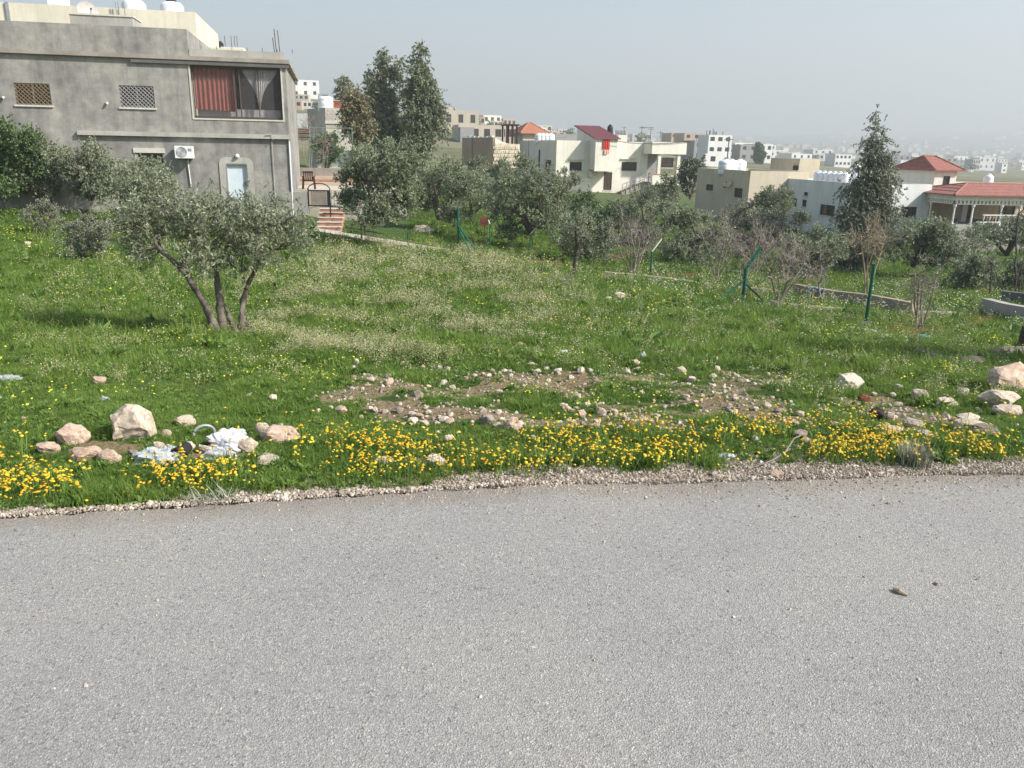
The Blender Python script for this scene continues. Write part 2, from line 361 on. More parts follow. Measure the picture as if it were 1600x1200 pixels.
class MB:
    """collects shapes (world coordinates) and links them as ONE mesh object"""
    def __init__(s): s.v = []; s.f = []
    def add(s, vs, fs):
        n = len(s.v); s.v += [tuple(map(float, p)) for p in vs]; s.f += [tuple(i + n for i in f) for f in fs]; return s
    def hexa(s, p): # p: 4 bottom, 4 top (ccw)
        return s.add(p, [(3, 2, 1, 0), (4, 5, 6, 7), (0, 1, 5, 4), (1, 2, 6, 5), (2, 3, 7, 6), (3, 0, 4, 7)])
    def box(s, fr, u0, u1, o0, o1, z0, z1):
        if u0 > u1: u0, u1 = u1, u0
        if o0 > o1: o0, o1 = o1, o0
        return s.hexa([fr.pt(u0, o1, z0), fr.pt(u1, o1, z0), fr.pt(u1, o0, z0), fr.pt(u0, o0, z0),
                       fr.pt(u0, o1, z1), fr.pt(u1, o1, z1), fr.pt(u1, o0, z1), fr.pt(u0, o0, z1)])
    def tube(s, pts, r, n=6, cap=True):
        pts = [Vector(p) for p in pts]; rs = r if isinstance(r, (list, tuple)) else [r] * len(pts); base = len(s.v)
        for i, p in enumerate(pts):
            t = (pts[min(i + 1, len(pts) - 1)] - pts[max(i - 1, 0)]).normalized()
            a = t.cross(Vector((0, 0, 1)) if abs(t.z) < .9 else Vector((1, 0, 0))).normalized(); b = t.cross(a)
            for k in range(n):
                q = 2 * math.pi * k / n; s.v.append(tuple(p + (a * math.cos(q) + b * math.sin(q)) * rs[i]))
        for i in range(len(pts) - 1):
            for k in range(n):
                a0 = base + i * n + k; a1 = base + i * n + (k + 1) % n; s.f.append((a0, a0 + n, a1 + n, a1))
        if cap:
            s.f.append(tuple(base + k for k in range(n))); m = base + (len(pts) - 1) * n; s.f.append(tuple(m + k for k in reversed(range(n))))
        return s
    def lathe(s, c, prof, n=16):
        base = len(s.v)
        for r, z in prof:
            for k in range(n):
                q = 2 * math.pi * k / n; s.v.append((c[0] + r * math.cos(q), c[1] + r * math.sin(q), c[2] + z))
        for i in range(len(prof) - 1):
            for k in range(n):
                a0 = base + i * n + k; a1 = base + i * n + (k + 1) % n; s.f.append((a0, a1, a1 + n, a0 + n))
        m = base + (len(prof) - 1) * n; s.f.append(tuple(m + k for k in range(n))); return s
    def build(s, name, mat, parent=None, label=None, smooth_=False):
        off = Vector(parent_origin(parent)) if parent is not None else Vector(s.v[0])
        rot = Matrix.Rotation(-parent_rz(parent), 3, 'Z') if parent is not None else Matrix.Identity(3)
        me = bpy.data.meshes.new(name); me.from_pydata([tuple(rot @ (Vector(v) - off)) for v in s.v], [], s.f); me.update()
        me.materials.append(MATS[mat])
        if smooth_: me.polygons.foreach_set("use_smooth", [True] * len(me.polygons))
        o = bpy.data.objects.new(name, me); link(o, parent)
        if parent is None: o.location = off
        if label: o["label"] = label
        return o
def parent_origin(p):
    v = Vector((0, 0, 0))
    while p is not None: v = v + p.location if p.parent is None else v; p = p.parent
    return v
def parent_rz(p):
    while p.parent is not None: p = p.parent
    return p.rotation_euler[2]
class Fr:
    """a facade: origin, e along it (to the right seen from outside), n outward"""
    def __init__(s, O, deg):
        a = math.radians(deg); s.O = np.array([O[0], O[1], 0.]); s.deg = deg
        s.e = np.array([math.cos(a), math.sin(a), 0]); s.n = np.array([math.sin(a), -math.cos(a), 0])
    def pt(s, u, o, z): return s.O + s.e * u + s.n * o + np.array([0, 0, z])
    def uv(s, px, py, off=0.):
        v = ray(px, py); t = ((s.O + s.n * off - CAMP) @ s.n) / (v @ s.n); q = CAMP + v * t
        return float((q - s.O) @ s.e), float(q[2])
    def rect(s, x0, y0, x1, y1, off=0.):
        xm, ym = (x0 + x1) / 2, (y0 + y1) / 2
        return s.uv(x0, ym, off)[0], s.uv(x1, ym, off)[0], s.uv(xm, y1, off)[1], s.uv(xm, y0, off)[1]
    def turned(s, u, o, deg):  # a facade starting at (u,o) turned by deg
        return Fr(s.pt(u, o, 0), s.deg + deg)
def wall(mb, fr, u0, u1, z0, z1, holes=(), depth=.18, off=0.):
    us = sorted({u0, u1, *[h[0] for h in holes], *[h[1] for h in holes]}); zs = sorted({z0, z1, *[h[2] for h in holes], *[h[3] for h in holes]})
    us = [u for u in us if u0 <= u <= u1]; zs = [z for z in zs if z0 <= z <= z1]
    for a, b in zip(us, us[1:]):
        for c, d in zip(zs, zs[1:]):
            um, zm = (a + b) / 2, (c + d) / 2
            if any(h[0] < um < h[1] and h[2] < zm < h[3] for h in holes): continue
            mb.add([fr.pt(a, off, c), fr.pt(b, off, c), fr.pt(b, off, d), fr.pt(a, off, d)], [(0, 1, 2, 3)])
    for a, b, c, d in holes:
        q = [(a, c), (b, c), (b, d), (a, d)]
        for i in range(4):
            (p1, r1), (p2, r2) = q[i], q[(i + 1) % 4]
            mb.add([fr.pt(p1, off, r1), fr.pt(p2, off, r2), fr.pt(p2, off - depth, r2), fr.pt(p1, off - depth, r1)], [(3, 2, 1, 0)])
def window(fr, h, parent, frame="brown_frame", pane="glass", mull=1, bars=0, sill=True, off=0., lattice=None, ft=.05, pn="pane"):
    a, b, c, d = h; m = MB()
    o1, o0 = off - .06, off - .13
    m.box(fr, a, b, o0, o1, c, c + ft).box(fr, a, b, o0, o1, d - ft, d).box(fr, a, a + ft, o0, o1, c + ft, d - ft).box(fr, b - ft, b, o0, o1, c + ft, d - ft)
    for k in range(mull):
        u = a + (b - a) * (k + 1) / (mull + 1); m.box(fr, u - ft * .5, u + ft * .5, o0, o1, c + ft, d - ft)
    wf = m.build("window", frame, parent)
    p = MB(); p.box(fr, a + .01, b - .01, off - .17, off - .11, c + .01, d - .01); p.build(pn, pane, wf)
    if bars:
        g = MB()
        for k in range(bars):
            u = a + (b - a) * (k + .5) / bars; g.box(fr, u - .012, u + .012, off - .04, off - .016, c + .01, d - .01)
        for k in range(2):
            z = c + (d - c) * (k + 1) / 3; g.box(fr, a, b, off - .015, off, z - .012, z + .012)
        g.build("grille", frame, wf)
    if lattice:
        g = MB(); s = .16
        n = int((b - a + d - c) / s) + 1
        for sg in (1, -1):
            for k in range(n + 1):
                # diagonal bars clipped to the opening
                t0 = k * s - (d - c) if sg == 1 else k * s
                p0 = (a + t0, c); p1 = (a + t0 + sg * (d - c), d)
                if p0[0] > p1[0]: p0, p1 = p1, p0
                (x0, y0), (x1, y1) = p0, p1; sl_ = (y1 - y0) / (x1 - x0)
                if x0 < a: y0 += sl_ * (a - x0); x0 = a
                if x1 > b: y1 -= sl_ * (x1 - b); x1 = b
                if x1 - x0 < .03: continue
                g.tube([fr.pt(x0, off - .03, y0), fr.pt(x1, off - .03, y1)], .014, 4)
        g.build("grille", lattice, wf)
    if sill:
        m = MB(); m.box(fr, a - .06, b + .06, off - .12, off + .06, c - .07, c - .003); m.build("sill", "light_sill", wf)
    return wf
def flatroof(fr, L, D, z, mat, parent, par=.4, t=.18, z0=None, under=None):
    """roof slab with four parapet walls standing inside the wall line"""
    r = MB(); r.box(fr, .004, L - .004, -D + .004, -.004, z - par - .15, z - par); r.build("roof", "pale_cement", parent)
    p = MB()
    p.box(fr, 0, L, -t, -.001, z - par + .002, z).box(fr, 0, L, -D + .001, -D + t, z - par + .002, z)
    p.box(fr, .001, t, -D + t, -t, z - par + .002, z).box(fr, L - t, L - .001, -D + t, -t, z - par + .002, z)
    p.build("parapet", mat, parent)
def shell(fr, L, D, z0, z1, mat, parent, holes_f=(), holes_l=(), par=.4, name="wall"):
    m = MB(); wall(m, fr, 0, L, z0, z1, holes_f)
    lf = fr.turned(0, 0, -90); wall(m, lf, -D, 0, z0, z1, holes_l)
    rf = fr.turned(L, 0, 90); wall(m, rf, 0, D, z0, z1); bf = fr.turned(L, -D, 180); wall(m, bf, 0, L, z0, z1)
    w_ = m.build(name, mat, parent); flatroof(fr, L, D, z1, mat, parent, par); return w_, lf

# ------------------------------------------------------------------ ground sheet
def in_ell(px, py, c):  # soft ellipse in photo space, used only to lay out patches once
    return smooth(1.25 - ((px - c[0]) / c[2]) ** 2 - ((py - c[1]) / c[3]) ** 2)
def pixv(X, Y, Z):
    q = np.stack([X, Y, Z - EYE], -1); ww = np.maximum(q @ cF, .05)
    return 800 + FPX * (q @ cR) / ww, 600 - FPX * (q @ cU) / ww
BARE = [(640, 615, 170, 52), (860, 620, 220, 56), (1080, 620, 220, 60), (1340, 645, 240, 40), (630, 720, 90, 7), (140, 700, 100, 14), (350, 712, 70, 12)]
RED = [(850, 412, 40, 7), (960, 403, 30, 6), (1435, 520, 70, 9), (1030, 432, 120, 6), (1180, 455, 40, 10), (1240, 440, 60, 6), (390, 330, 70, 10), (150, 318, 80, 8), (1530, 500, 40, 8)]
SEED = [(620, 520, 260, 60), (640, 420, 200, 45), (500, 470, 130, 60), (800, 480, 120, 60)]
def masks(X, Y, Z):
    px, py = pixv(X, Y, Z); ok = Y > 3
    b = np.max([in_ell(px, py, c) for c in BARE], 0) * ok; i = np.where(b > .01)[0]
    b[i] *= [float(np.clip((mnoise.noise(Vector((x * 1.5, y * 1.1, 31))) + .5 * mnoise.noise(Vector((x * 5, y * 4, 8))) + .22) * 2.2, 0, 1)) for x, y in zip(X[i], Y[i])]
    r = np.max([in_ell(px, py, c) for c in RED], 0) * ok
    s = np.max([in_ell(px, py, c) for c in SEED], 0) * ok
    return b, r, s
ys = np.concatenate([np.linspace(-80, 0, 25)[:-1], np.arange(0, 9, .09), np.exp(np.linspace(math.log(9), math.log(7000), 300))])
ss = np.linspace(-1, 1, 301); ss = np.sign(ss) * np.abs(ss) ** 1.0
YY, SS = np.meshgrid(ys, ss, indexing='ij'); XX = SS * (14 + 1.35 * np.maximum(YY, 0)); ZZ = G(XX, YY)
nr, nc = XX.shape; idx = np.arange(nr * nc).reshape(nr, nc)
Fq = np.stack([idx[:-1, :-1], idx[:-1, 1:], idx[1:, 1:], idx[1:, :-1]], -1).reshape(-1, 4)
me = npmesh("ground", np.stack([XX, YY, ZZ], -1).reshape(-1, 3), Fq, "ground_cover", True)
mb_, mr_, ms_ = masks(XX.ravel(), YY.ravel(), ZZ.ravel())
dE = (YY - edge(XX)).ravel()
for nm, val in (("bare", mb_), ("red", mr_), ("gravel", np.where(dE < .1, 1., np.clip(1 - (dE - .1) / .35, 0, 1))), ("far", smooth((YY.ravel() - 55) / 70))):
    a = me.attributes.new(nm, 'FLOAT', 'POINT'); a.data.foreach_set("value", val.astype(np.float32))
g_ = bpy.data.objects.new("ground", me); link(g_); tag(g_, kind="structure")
# road
xs = np.concatenate([np.arange(-60, -8, 2.), np.arange(-8, 10, .06), np.arange(10, 60, 2.)])
wob = np.array([.045 * mnoise.noise(Vector((x * 1.7, 0, 3))) + .03 * mnoise.noise(Vector((x * 9, 1, 3))) for x in xs])
ye = edge(xs) + wob; nx = len(xs); ts = np.array([0, .012, .05, .12, .5, 1.0])
V = []
for t in ts:
    yy = ye - 5.6 * t; V.append(np.stack([xs, yy, np.where(t == 0, -.03, .004) * np.ones(nx)], -1))
V = np.concatenate(V); I = np.arange(len(V)).reshape(len(ts), nx)
Fq = np.stack([I[:-1, :-1], I[1:, :-1], I[1:, 1:], I[:-1, 1:]], -1).reshape(-1, 4)
o = bpy.data.objects.new("road", npmesh("road", V, Fq, "worn_asphalt")); link(o); tag(o, kind="structure"); da = o.data.attributes.new("dust", "FLOAT", "POINT"); da.data.foreach_set("value", np.repeat([.95, .6, .22, 0, 0, 0], nx).astype(np.float32))

# haze
hz = MB(); hz.hexa([(-9700, -120, -160), (9700, -120, -160), (9700, 7600, -160), (-9700, 7600, -160), (-9700, -120, 330), (9700, -120, 330), (9700, 7600, 330), (-9700, 7600, 330)])
hm = bpy.data.materials.new("haze_air"); hm.use_nodes = True; nt = hm.node_tree; nt.nodes.remove(nt.nodes["Principled BSDF"])
pv = nt.nodes.new("ShaderNodeVolumePrincipled"); pv.inputs["Color"].default_value = (.66, .695, .735, 1); pv.inputs["Density"].default_value = HAZE_DENSITY
pv.inputs["Anisotropy"].default_value = .2
nt.links.new(pv.outputs[0], [n for n in nt.nodes if n.type == 'OUTPUT_MATERIAL'][0].inputs["Volume"]); MATS["haze_air"] = hm
h_ = hz.build("haze", "haze_air"); tag(h_, kind="stuff")

# ================================================================== grey house on the left
hf0 = Fr(P(452, 213, 37), 12.5)
uL = -22.0
def zf(fr, px, py): return fr.uv(px, py)[1]
z_top = zf(hf0, 440, 98); z_par = zf(hf0, 240, 43); z_led = zf(hf0, 300, 211)
H = thing("grey_house", tuple(hf0.pt(-10, -5, gz(-18, 40))), "two storey bare grey cement house with red curtain window behind the front olive tree", "house")
hs = {"a": hf0.rect(23, 130, 79, 164), "b": hf0.rect(187, 134, 241, 168), "c": hf0.rect(300, 104, 440, 186), "d": hf0.rect(216, 239, 255, 262), "door": hf0.rect(355, 256, 388, 324)}
m = MB(); wall(m, hf0, uL, 0, -3, z_top, [tuple(v) for v in hs.values()], .2)
rs = hf0.turned(0, 0, 90); wall(m, rs, 0, 10, -3, z_top); m.build("wall", "grey_render", H)
m = MB(); m.box(hf0, uL, -.01, -10, -.24, z_top - .2, z_top - .01); m.build("roof", "pale_cement", H)
m = MB(); m.box(hf0, uL, .18, -.02, .16, z_top - .05, z_top + .11); m.box(hf0, .02, .18, -10, -.02, z_top - .05, z_top + .11); m.build("cornice", "concrete_kerb", H)
m = MB(); m.box(hf0, -6.2, .14, -.02, .12, z_top - .22, z_top - .053); m.build("cornice", "dark_cement", H)
ue = hf0.uv(293, 65)[0]
m = MB(); m.box(hf0, uL, ue, -.22, -.01, z_top + .113, z_par); m.box(hf0, ue - .2, ue - .001, -9, -.222, z_top + .113, z_par - .01); m.build("parapet", "grey_render", H)
m = MB(); m.box(hf0, ue + .02, -.03, -.2, -.03, z_top + .113, z_top + .42)
m.build("parapet", "pale_cement", H, label="low kerb of pale cement along the roof edge")
for k in range(7):
    m = MB(); u = ue + .5 + k * .62; m.tube([hf0.pt(u, -.1, z_top + .4), hf0.pt(u + .01, -.1, z_top + .56)], .012, 5); m.build("rebar", "rusty_bar", H)
for u, h_2 in ((-.34, .95), (-.2, .9), (-.42, .6)):
    m = MB(); m.tube([hf0.pt(u, -.1, z_top + .4), hf0.pt(u - .05, -.12, z_top + .4 + h_2)], .018, 5); m.build("rebar", "rusty_bar", H)
ul = hf0.uv(122, 209)[0]
m = MB(); m.box(hf0, ul, .10, .002, .16, z_led - .09, z_led + .09); m.build("ledge", "pale_cement", H)
window(hf0, hs["a"], H, "window_frame_grey", lattice="gold_grille", mull=1)
window(hf0, hs["b"], H, "window_frame_grey", lattice="window_frame_grey", mull=1)
window(hf0, hs["d"], H, "brown_frame", mull=0)
m = MB(); d_ = hs["d"]; m.box(hf0, d_[0] - .15, d_[1] + .1, .002, .05, d_[3] + .003, d_[3] + .2); m.build("lintel", "light_sill", H)
# wide glazed bay: light frame, rust curtain left, tied lace curtains right
a, b, c, d = hs["c"]; W_ = b - a
m = MB(); t = .06
m.box(hf0, a - t, b + t, -.05, .03, c - t, c).box(hf0, a - t, b + t, -.05, .03, d, d + t).box(hf0, a - t, a, -.05, .03, c, d).box(hf0, b, b + t, -.05, .03, c, d)
wf = m.build("window", "light_sill", H, label="wide glazed bay with rust curtain and tied lace curtains")
m = MB(); m.box(hf0, a + .003, b - .003, -.17, -.09, c + .003, c + .1).box(hf0, a + .003, b - .003, -.17, -.09, d - .08, d - .003)
for q, tt in ((0.015, .05), (.47, .07), (.53, .05), (.735, .04), (.985, .05)): m.box(hf0, a + W_ * q - tt / 2, a + W_ * q + tt / 2, -.17, -.09, c + .1, d - .08)
m.build("frame", "brown_frame", wf)
m = MB(); m.box(hf0, a, b, -2.2, -2.1, c, d); m.build("backdrop", "dark_room", wf)
def curtain(fr, u0, u1, ztop, zb0, zb1, off, folds, mat, gather=None, amp=.05):
    N, M = 70, 16; v = []; f = []
    for j in range(M + 1):
        t = j / M
        for i in range(N + 1):
            s = i / N; u = u0 + (u1 - u0) * s
            if gather is not None: u = gather(s, t)
            z = ztop + ((zb0 + (zb1 - zb0) * s) - ztop) * t
            v.append(fr.pt(u, off + amp * math.sin(s * folds * 6.28 + .7 * math.sin(s * 9)) * (.6 + .4 * t), z))
    for j in range(M):
        for i in range(N): k = j * (N + 1) + i; f.append((k, k + N + 1, k + N + 2, k + 1))
    return MB().add(v, f)
curtain(hf0, a + .08, a + W_ * .465, d - .04, c + .38, c + .3, -.28, 9, "x").build("curtain", "rust_curtain", wf, label="rust red hanging curtain", smooth_=True)
l0, l1 = a + W_ * .56, a + W_ * .735
curtain(hf0, 0, 1, d - .04, d - .95, c + .2, -.26, 7, "x", lambda s, t: l0 + (l1 - l0) * (s * (1 - t ** 1.5) + (t ** 1.5) * (.93 + .07 * s)), .03).build("curtain", "lace_curtain", wf, smooth_=True)
l2, l3 = l1 + .02, a + W_ * .96
curtain(hf0, 0, 1, d - .04, c + .2, d - .95, -.26, 7, "x", lambda s, t: l2 + (l3 - l2) * (s * (1 - t ** 1.5) + (t ** 1.5) * (.07 * s)), .03).build("curtain", "lace_curtain", wf, smooth_=True)
m = MB(); m.box(hf0, a + .02, b - .02, -.2, -.19, c + .1, d - .08)
gm, nt, bb = base_mat("clear_glass", .05, .5); bb.inputs["Transmission Weight"].default_value = .0; bb.inputs["Base Color"].default_value = (.14, .135, .14, 1); bb.inputs["Alpha"].default_value = .2
m.build("pane", "clear_glass", wf)
m = MB(); m.box(hf0, a + .1, b - .1, -1.4, -.5, c + .02, c + .42); m.build("sofa", "lace_curtain", wf)
# door with arched plaster surround
a, b, c, d = hs["door"]
dr = MB().box(hf0, a + .05, b - .05, -.16, -.1, c, d - .05).build("door", "door_white", H)
MB().box(hf0, b - .16, b - .1, -.099, -.04, c + .95, c + 1.1).build("handle", "black_metal", dr)
fm = MB(); fm.box(hf0, a - .003, a + .05, -.19, .01, c, d).box(hf0, b - .05, b + .003, -.19, .01, c, d).box(hf0, a + .05, b - .05, -.19, .01, d - .05, d + .003); fm.build("door_frame", "window_frame_grey", H)
v = []; u0, u1 = a - .27, b + .27; zt = d + .28; r = .3
out = [(u0, c - .2), (u0, zt - r)] + [(u0 + r - r * math.cos(q), zt - r + r * math.sin(q)) for q in np.linspace(.2, 1.57, 5)] + [(u1 - r + r * math.sin(q), zt - r + r * math.cos(q)) for q in np.linspace(0, 1.37, 5)] + [(u1, zt - r), (u1, c - .2)]
inn = [(a - .006, c - .2), (a - .006, d + .006), (b + .006, d + .006), (b + .006, c - .2)]
pm = MB()
for o_ in (.035,):
    poly = out + inn[::-1]; n = len(poly)
    # build as strips: left post, top, right post
    def q4(p): pm.add([hf0.pt(x, o_, z) for x, z in p], [(0, 1, 2, 3)])
    q4([(u0, c - .2), (a - .006, c - .2), (a - .006, zt - r), (u0, zt - r)]); q4([(b + .006, c - .2), (u1, c - .2), (u1, zt - r), (b + .006, zt - r)])
    tp = [(x, z) for x, z in out[1:-1]]
    for (x0, z0), (x1, z1) in zip(tp, tp[1:]):
        q4([(x0, max(min(z0, z1) - 0, d + .006) if False else (zt - r if not (a - .006 < (x0 + x1) / 2 < b + .006) else d + .006)), (x1, (zt - r if not (a - .006 < (x0 + x1) / 2 < b + .006) else d + .006)), (x1, z1), (x0, z0)])
pm.build("door_surround", "pale_cement", H)
# lamp, pipes and small fittings on the wall
lp = hf0.pt(*[hf0.uv(371, 244)[0], .1, hf0.uv(371, 244)[1]])
L_ = thing("wall_lamp", tuple(lp), "small round white lamp on the grey wall above the white door", "lamp")
MB().lathe(lp, [(.02, -.09), (.09, -.04), (.1, 0), (.07, .07), (.01, .1)], 12).build("globe", "white_plastic", L_, smooth_=True); MB().tube([lp, lp - hf0.n * .1], .03, 8).build("mount", "black_metal", L_)
def pipe(pts, r, mat, name="pipe", label=None): return MB().tube(pts, r, 8).build(name, mat, H, label)
uz = lambda x, y: hf0.uv(x, y)
u_, z_ = uz(456, 216); pipe([hf0.pt(-.02, .05, z_), hf0.pt(-.02, .05, -1.5)], .035, "white_plastic")
u_, z_ = uz(425, 214); pipe([hf0.pt(u_ - .25, .2, z_ + .08), hf0.pt(u_, .2, z_ + .1), hf0.pt(u_ + .05, .22, z_ - .1), hf0.pt(u_ - .02, .05, z_ - .2), hf0.pt(u_ - .02, .04, z_ - 2.6)], .018, "pale_cement")
for x, y in ((165, 162), (3, 153)):
    u_, z_ = uz(x, y); MB().tube([hf0.pt(u_, .0, z_), hf0.pt(u_ + .1, .12, z_ + .02)], .05, 8).build("wall_spout", "light_sill", H)
# air conditioner
a, b, c, d = hf0.rect(276, 228, 304, 247)
A = thing("air_conditioner", tuple(hf0.pt((a + b) / 2, .2, c)), "white air conditioner outdoor unit bracketed on the grey wall", "air conditioner")
MB().box(hf0, a, b, .12, .45, c, d).build("case", "white_plastic", A)
cu, cz = a + (b - a) * .38, (c + d) / 2; rr = (d - c) * .4
ring = [hf0.pt(cu + rr * math.cos(q), .46, cz + rr * math.sin(q)) for q in np.linspace(0, 6.283, 25)]
MB().tube(ring, .012, 5, False).build("fan_ring", "grey_plastic", A)
fm = MB()
for k in range(5): fm.tube([hf0.pt(cu + rr * (k + .5) / 5.5 * math.cos(q), .455, cz + rr * (k + .5) / 5.5 * math.sin(q)) for q in np.linspace(0, 6.283, 17)], .009, 4, False)
fm.build("fan_grille", "grey_plastic", A)
MB().box(hf0, b - .2, b - .05, .451, .456, d - .22, d - .1).build("badge", "grey_plastic", A)
for s in (a + .12, b - .12): MB().box(hf0, s - .02, s + .02, 0.002, .45, c - .05, c - .003).build("bracket", "black_metal", A)
MB().tube([hf0.pt(b - .1, .1, c + .1), hf0.pt(b - .3, .06, c - .1), hf0.pt(b - .26, .05, c - 1.2)], .025, 6).build("hose", "white_plastic", A)
# blockwork hut and dish on the roof
bl = Fr(hf0.pt(hf0.uv(86, 40)[0], -2.2, 0), 12.5)
S = thing("roof_kerb", tuple(bl.pt(1, -.5, z_top)), "low grey cement block box standing on the grey roof", "roof structure")
x1 = hf0.uv(190, 40)[0] - hf0.uv(86, 40)[0]
MB().box(bl, 0, x1, -1.6, 0, z_top - .02, hf0.uv(100, 29)[1] + .45).build("body", "pale_cement", S)
MB().box(bl, -.04, x1 + .04, -1.64, .04, hf0.uv(100, 29)[1] + .453, hf0.uv(100, 29)[1] + .52).build("coping", "light_sill", S)
def dish(pos, R_, az, el, label, mat="dish"):
    pos = Vector(pos); t = thing("satellite_dish", tuple(pos), label, "satellite dish")
    n = Vector((math.sin(az) * math.cos(el), -math.cos(az) * math.cos(el), math.sin(el))); a_ = n.cross(Vector((0, 0, 1))).normalized(); b_ = a_.cross(n)
    v = [pos]; f = []
    for j in range(1, 5):
        r = R_ * j / 4
        for k in range(20): q = k / 20 * 6.283; v.append(pos + (a_ * math.cos(q) + b_ * math.sin(q)) * r + n * (r * r / R_ * .28))
    for k in range(20): f.append((0, 1 + k, 1 + (k + 1) % 20))
    for j in range(3):
        for k in range(20): p0 = 1 + j * 20 + k; p1 = 1 + j * 20 + (k + 1) % 20; f.append((p0, p0 + 20, p1 + 20, p1))
    MB().add(v, f).build("reflector", mat, t, smooth_=True)
    MB().tube([pos - b_ * R_ * .95 + n * .26 * R_, pos + n * R_ * .9], .015, 5).tube([pos + n * R_ * .85, pos + n * R_], .04, 6).build("feed_arm", "black_metal", t)
    MB().tube([pos, pos - n * .1, pos - n * .12 - Vector((0, 0, R_ * 1.25))], .03, 6).build("mast", "white_metal", t); return t
_q = bl.uv(136, 20, -.4); pd = bl.pt(_q[0], -.4, _q[1])
dish(pd, .46, .9, .3, "old satellite dish with a rusty face on the grey house roof", "dish")
# cream building behind the grey house
cf = Fr(P(305, 25, 60), 12.5)
B = thing("cream_building", tuple(cf.pt(-10, -5, 0)), "large cream block with flat roof rising behind the grey house", "building")
zt = cf.uv(250, 16)[1]; shell(Fr(cf.pt(-28, 0, 0), 12.5), 28, 12, -3, zt, "cream_paint", B)
m = MB(); u0 = cf.uv(13, 20)[0]; m.box(cf, u0 - .1, u0 + .1, .002, .12, 0, zt + .02); m.build("downpipe", "grey_plastic", B)
for px_ in (184, 188, 197): u0, z0 = cf.uv(px_, 22); MB().tube([cf.pt(u0, .3, z0 - 1.5), cf.pt(u0, .3, z0 + .7)], .035, 5).build("pipe", "grey_plastic", B)
cz_ = Fr(cf.pt(-28, -.2, 0), 12.5)
MB().box(cf, cf.uv(60, 10)[0], cf.uv(83, 10)[0], -4, -2, zt - .3, zt + 1.2).build("stair_head", "far_white", B)
for px_, lab in ((205, "left white water tank with dark lid on the cream building roof"), (265, "right white water tank with dark lid on the cream building roof")):
    u0, z0 = cf.uv(px_, 12); p_ = cf.pt(u0, -.9, zt - .35)
    T = thing("water_tank", tuple(p_), lab, "water tank"); MB().lathe(p_, [(.75, 0), (.78, .1), (.78, .75), (.6, .98), (.3, 1.05)], 20).build("barrel", "tank_white", T, smooth_=True)
    MB().lathe(p_ + np.array([0, 0, 1.05]), [(.34, 0), (.34, .1), (.2, .14)], 14).build("lid", "black_metal", T)
an = Fr(P(318, 60, 52), 12.5)
B2 = thing("white_annex", tuple(an.pt(1, -2, 2)), "small cream rooftop room with red trim at the roof end", "building")
shell(Fr(P(322, 75, 54), 12.5), 2.2, 3, 0, P(350, 74, 54)[2], "cream_paint", B2)
fr_ = Fr(P(345, 75, 75), 12.5); B3 = thing("white_shed", tuple(fr_.pt(1, -2, 2)), "low white building showing past the cream block", "building")
shell(fr_, 1.9, 4, -2, P(350, 73, 75)[2], "far_white", B3)
for px_ in (352, 362, 367, 371): p_ = P(px_, 73, 76); MB().tube([p_, p_ + np.array([0, 0, .9])], .025, 5).build("rebar", "rusty_bar", B3)
p_ = P(344, 74, 75.5); MB().lathe(p_, [(.3, 0), (.32, .3), (.15, .5)], 12).build("dome", "black_metal", B3)

# ================================================================== terrace beside the grey house
def zat(px, py, d): return P(px, py, d)[2]
tf = Fr(P(462, 300, 40), 0)
R1 = thing("retaining_wall", tuple(P(520, 270, 47)), "pale cement retaining wall behind the terrace and brown chair", "wall")
f2 = Fr(P(455, 263, 47), 0); MB().box(f2, 0, 5.2, -.3, 0, f2.uv(470, 300)[1] - .5, f2.uv(470, 262)[1]).build("wall", "concrete_kerb", R1)
tz = P(480, 293, 43)[2]
T = tag(MB().box(Fr(P(455, 290, 44.5), 0), 0, 5.5, -2.3, 3.6, tz - 2, tz).build("terrace", "paving"), kind="structure")
for k in range(3):
    f3 = Fr(P(462, 285, 45.6), 0); tag(MB().box(f3, 0, 4.2, -.5 - .5 * k, -.0 - .5 * k, tz + .005, tz + .15 + .15 * k).build("step", "terracotta" if k == 1 else "paving"), "terracotta step %s at the back of the terrace" % ("lowest", "middle", "topmost")[k], "step", "terrace back steps")
# brown plastic chair
cp = P(483, 293, 41.5); cp[2] = tz
Cc = thing("garden_chair", tuple(cp), "dark brown plastic armchair standing alone on the terrace", "chair", rz=0)
cfz = Fr(cp, 8); cfz.O = np.array([cp[0], cp[1], 0.])
MB().box(cfz, -.25, .25, -.22, .24, tz + .4, tz + .44).build("seat", "brown_plastic", Cc)
mb = MB(); 
for k in range(5): mb.box(cfz, -.23 + k * .1, -.17 + k * .1, .24, .28, tz + .44, tz + .8)
mb.box(cfz, -.26, .26, .235, .285, tz + .8, tz + .88); mb.build("backrest", "brown_plastic", Cc)
for s in (-1, 1):
    MB().box(cfz, s * .25, s * .31, -.2, .26, tz + .6, tz + .64).build("armrest", "brown_plastic", Cc)
    for o_ in (-.2, .24): MB().tube([cfz.pt(s * .3, o_ * 1.1, tz), cfz.pt(s * .25, o_ * .9, tz + .62)], .03, 6).build("leg", "brown_plastic", Cc)
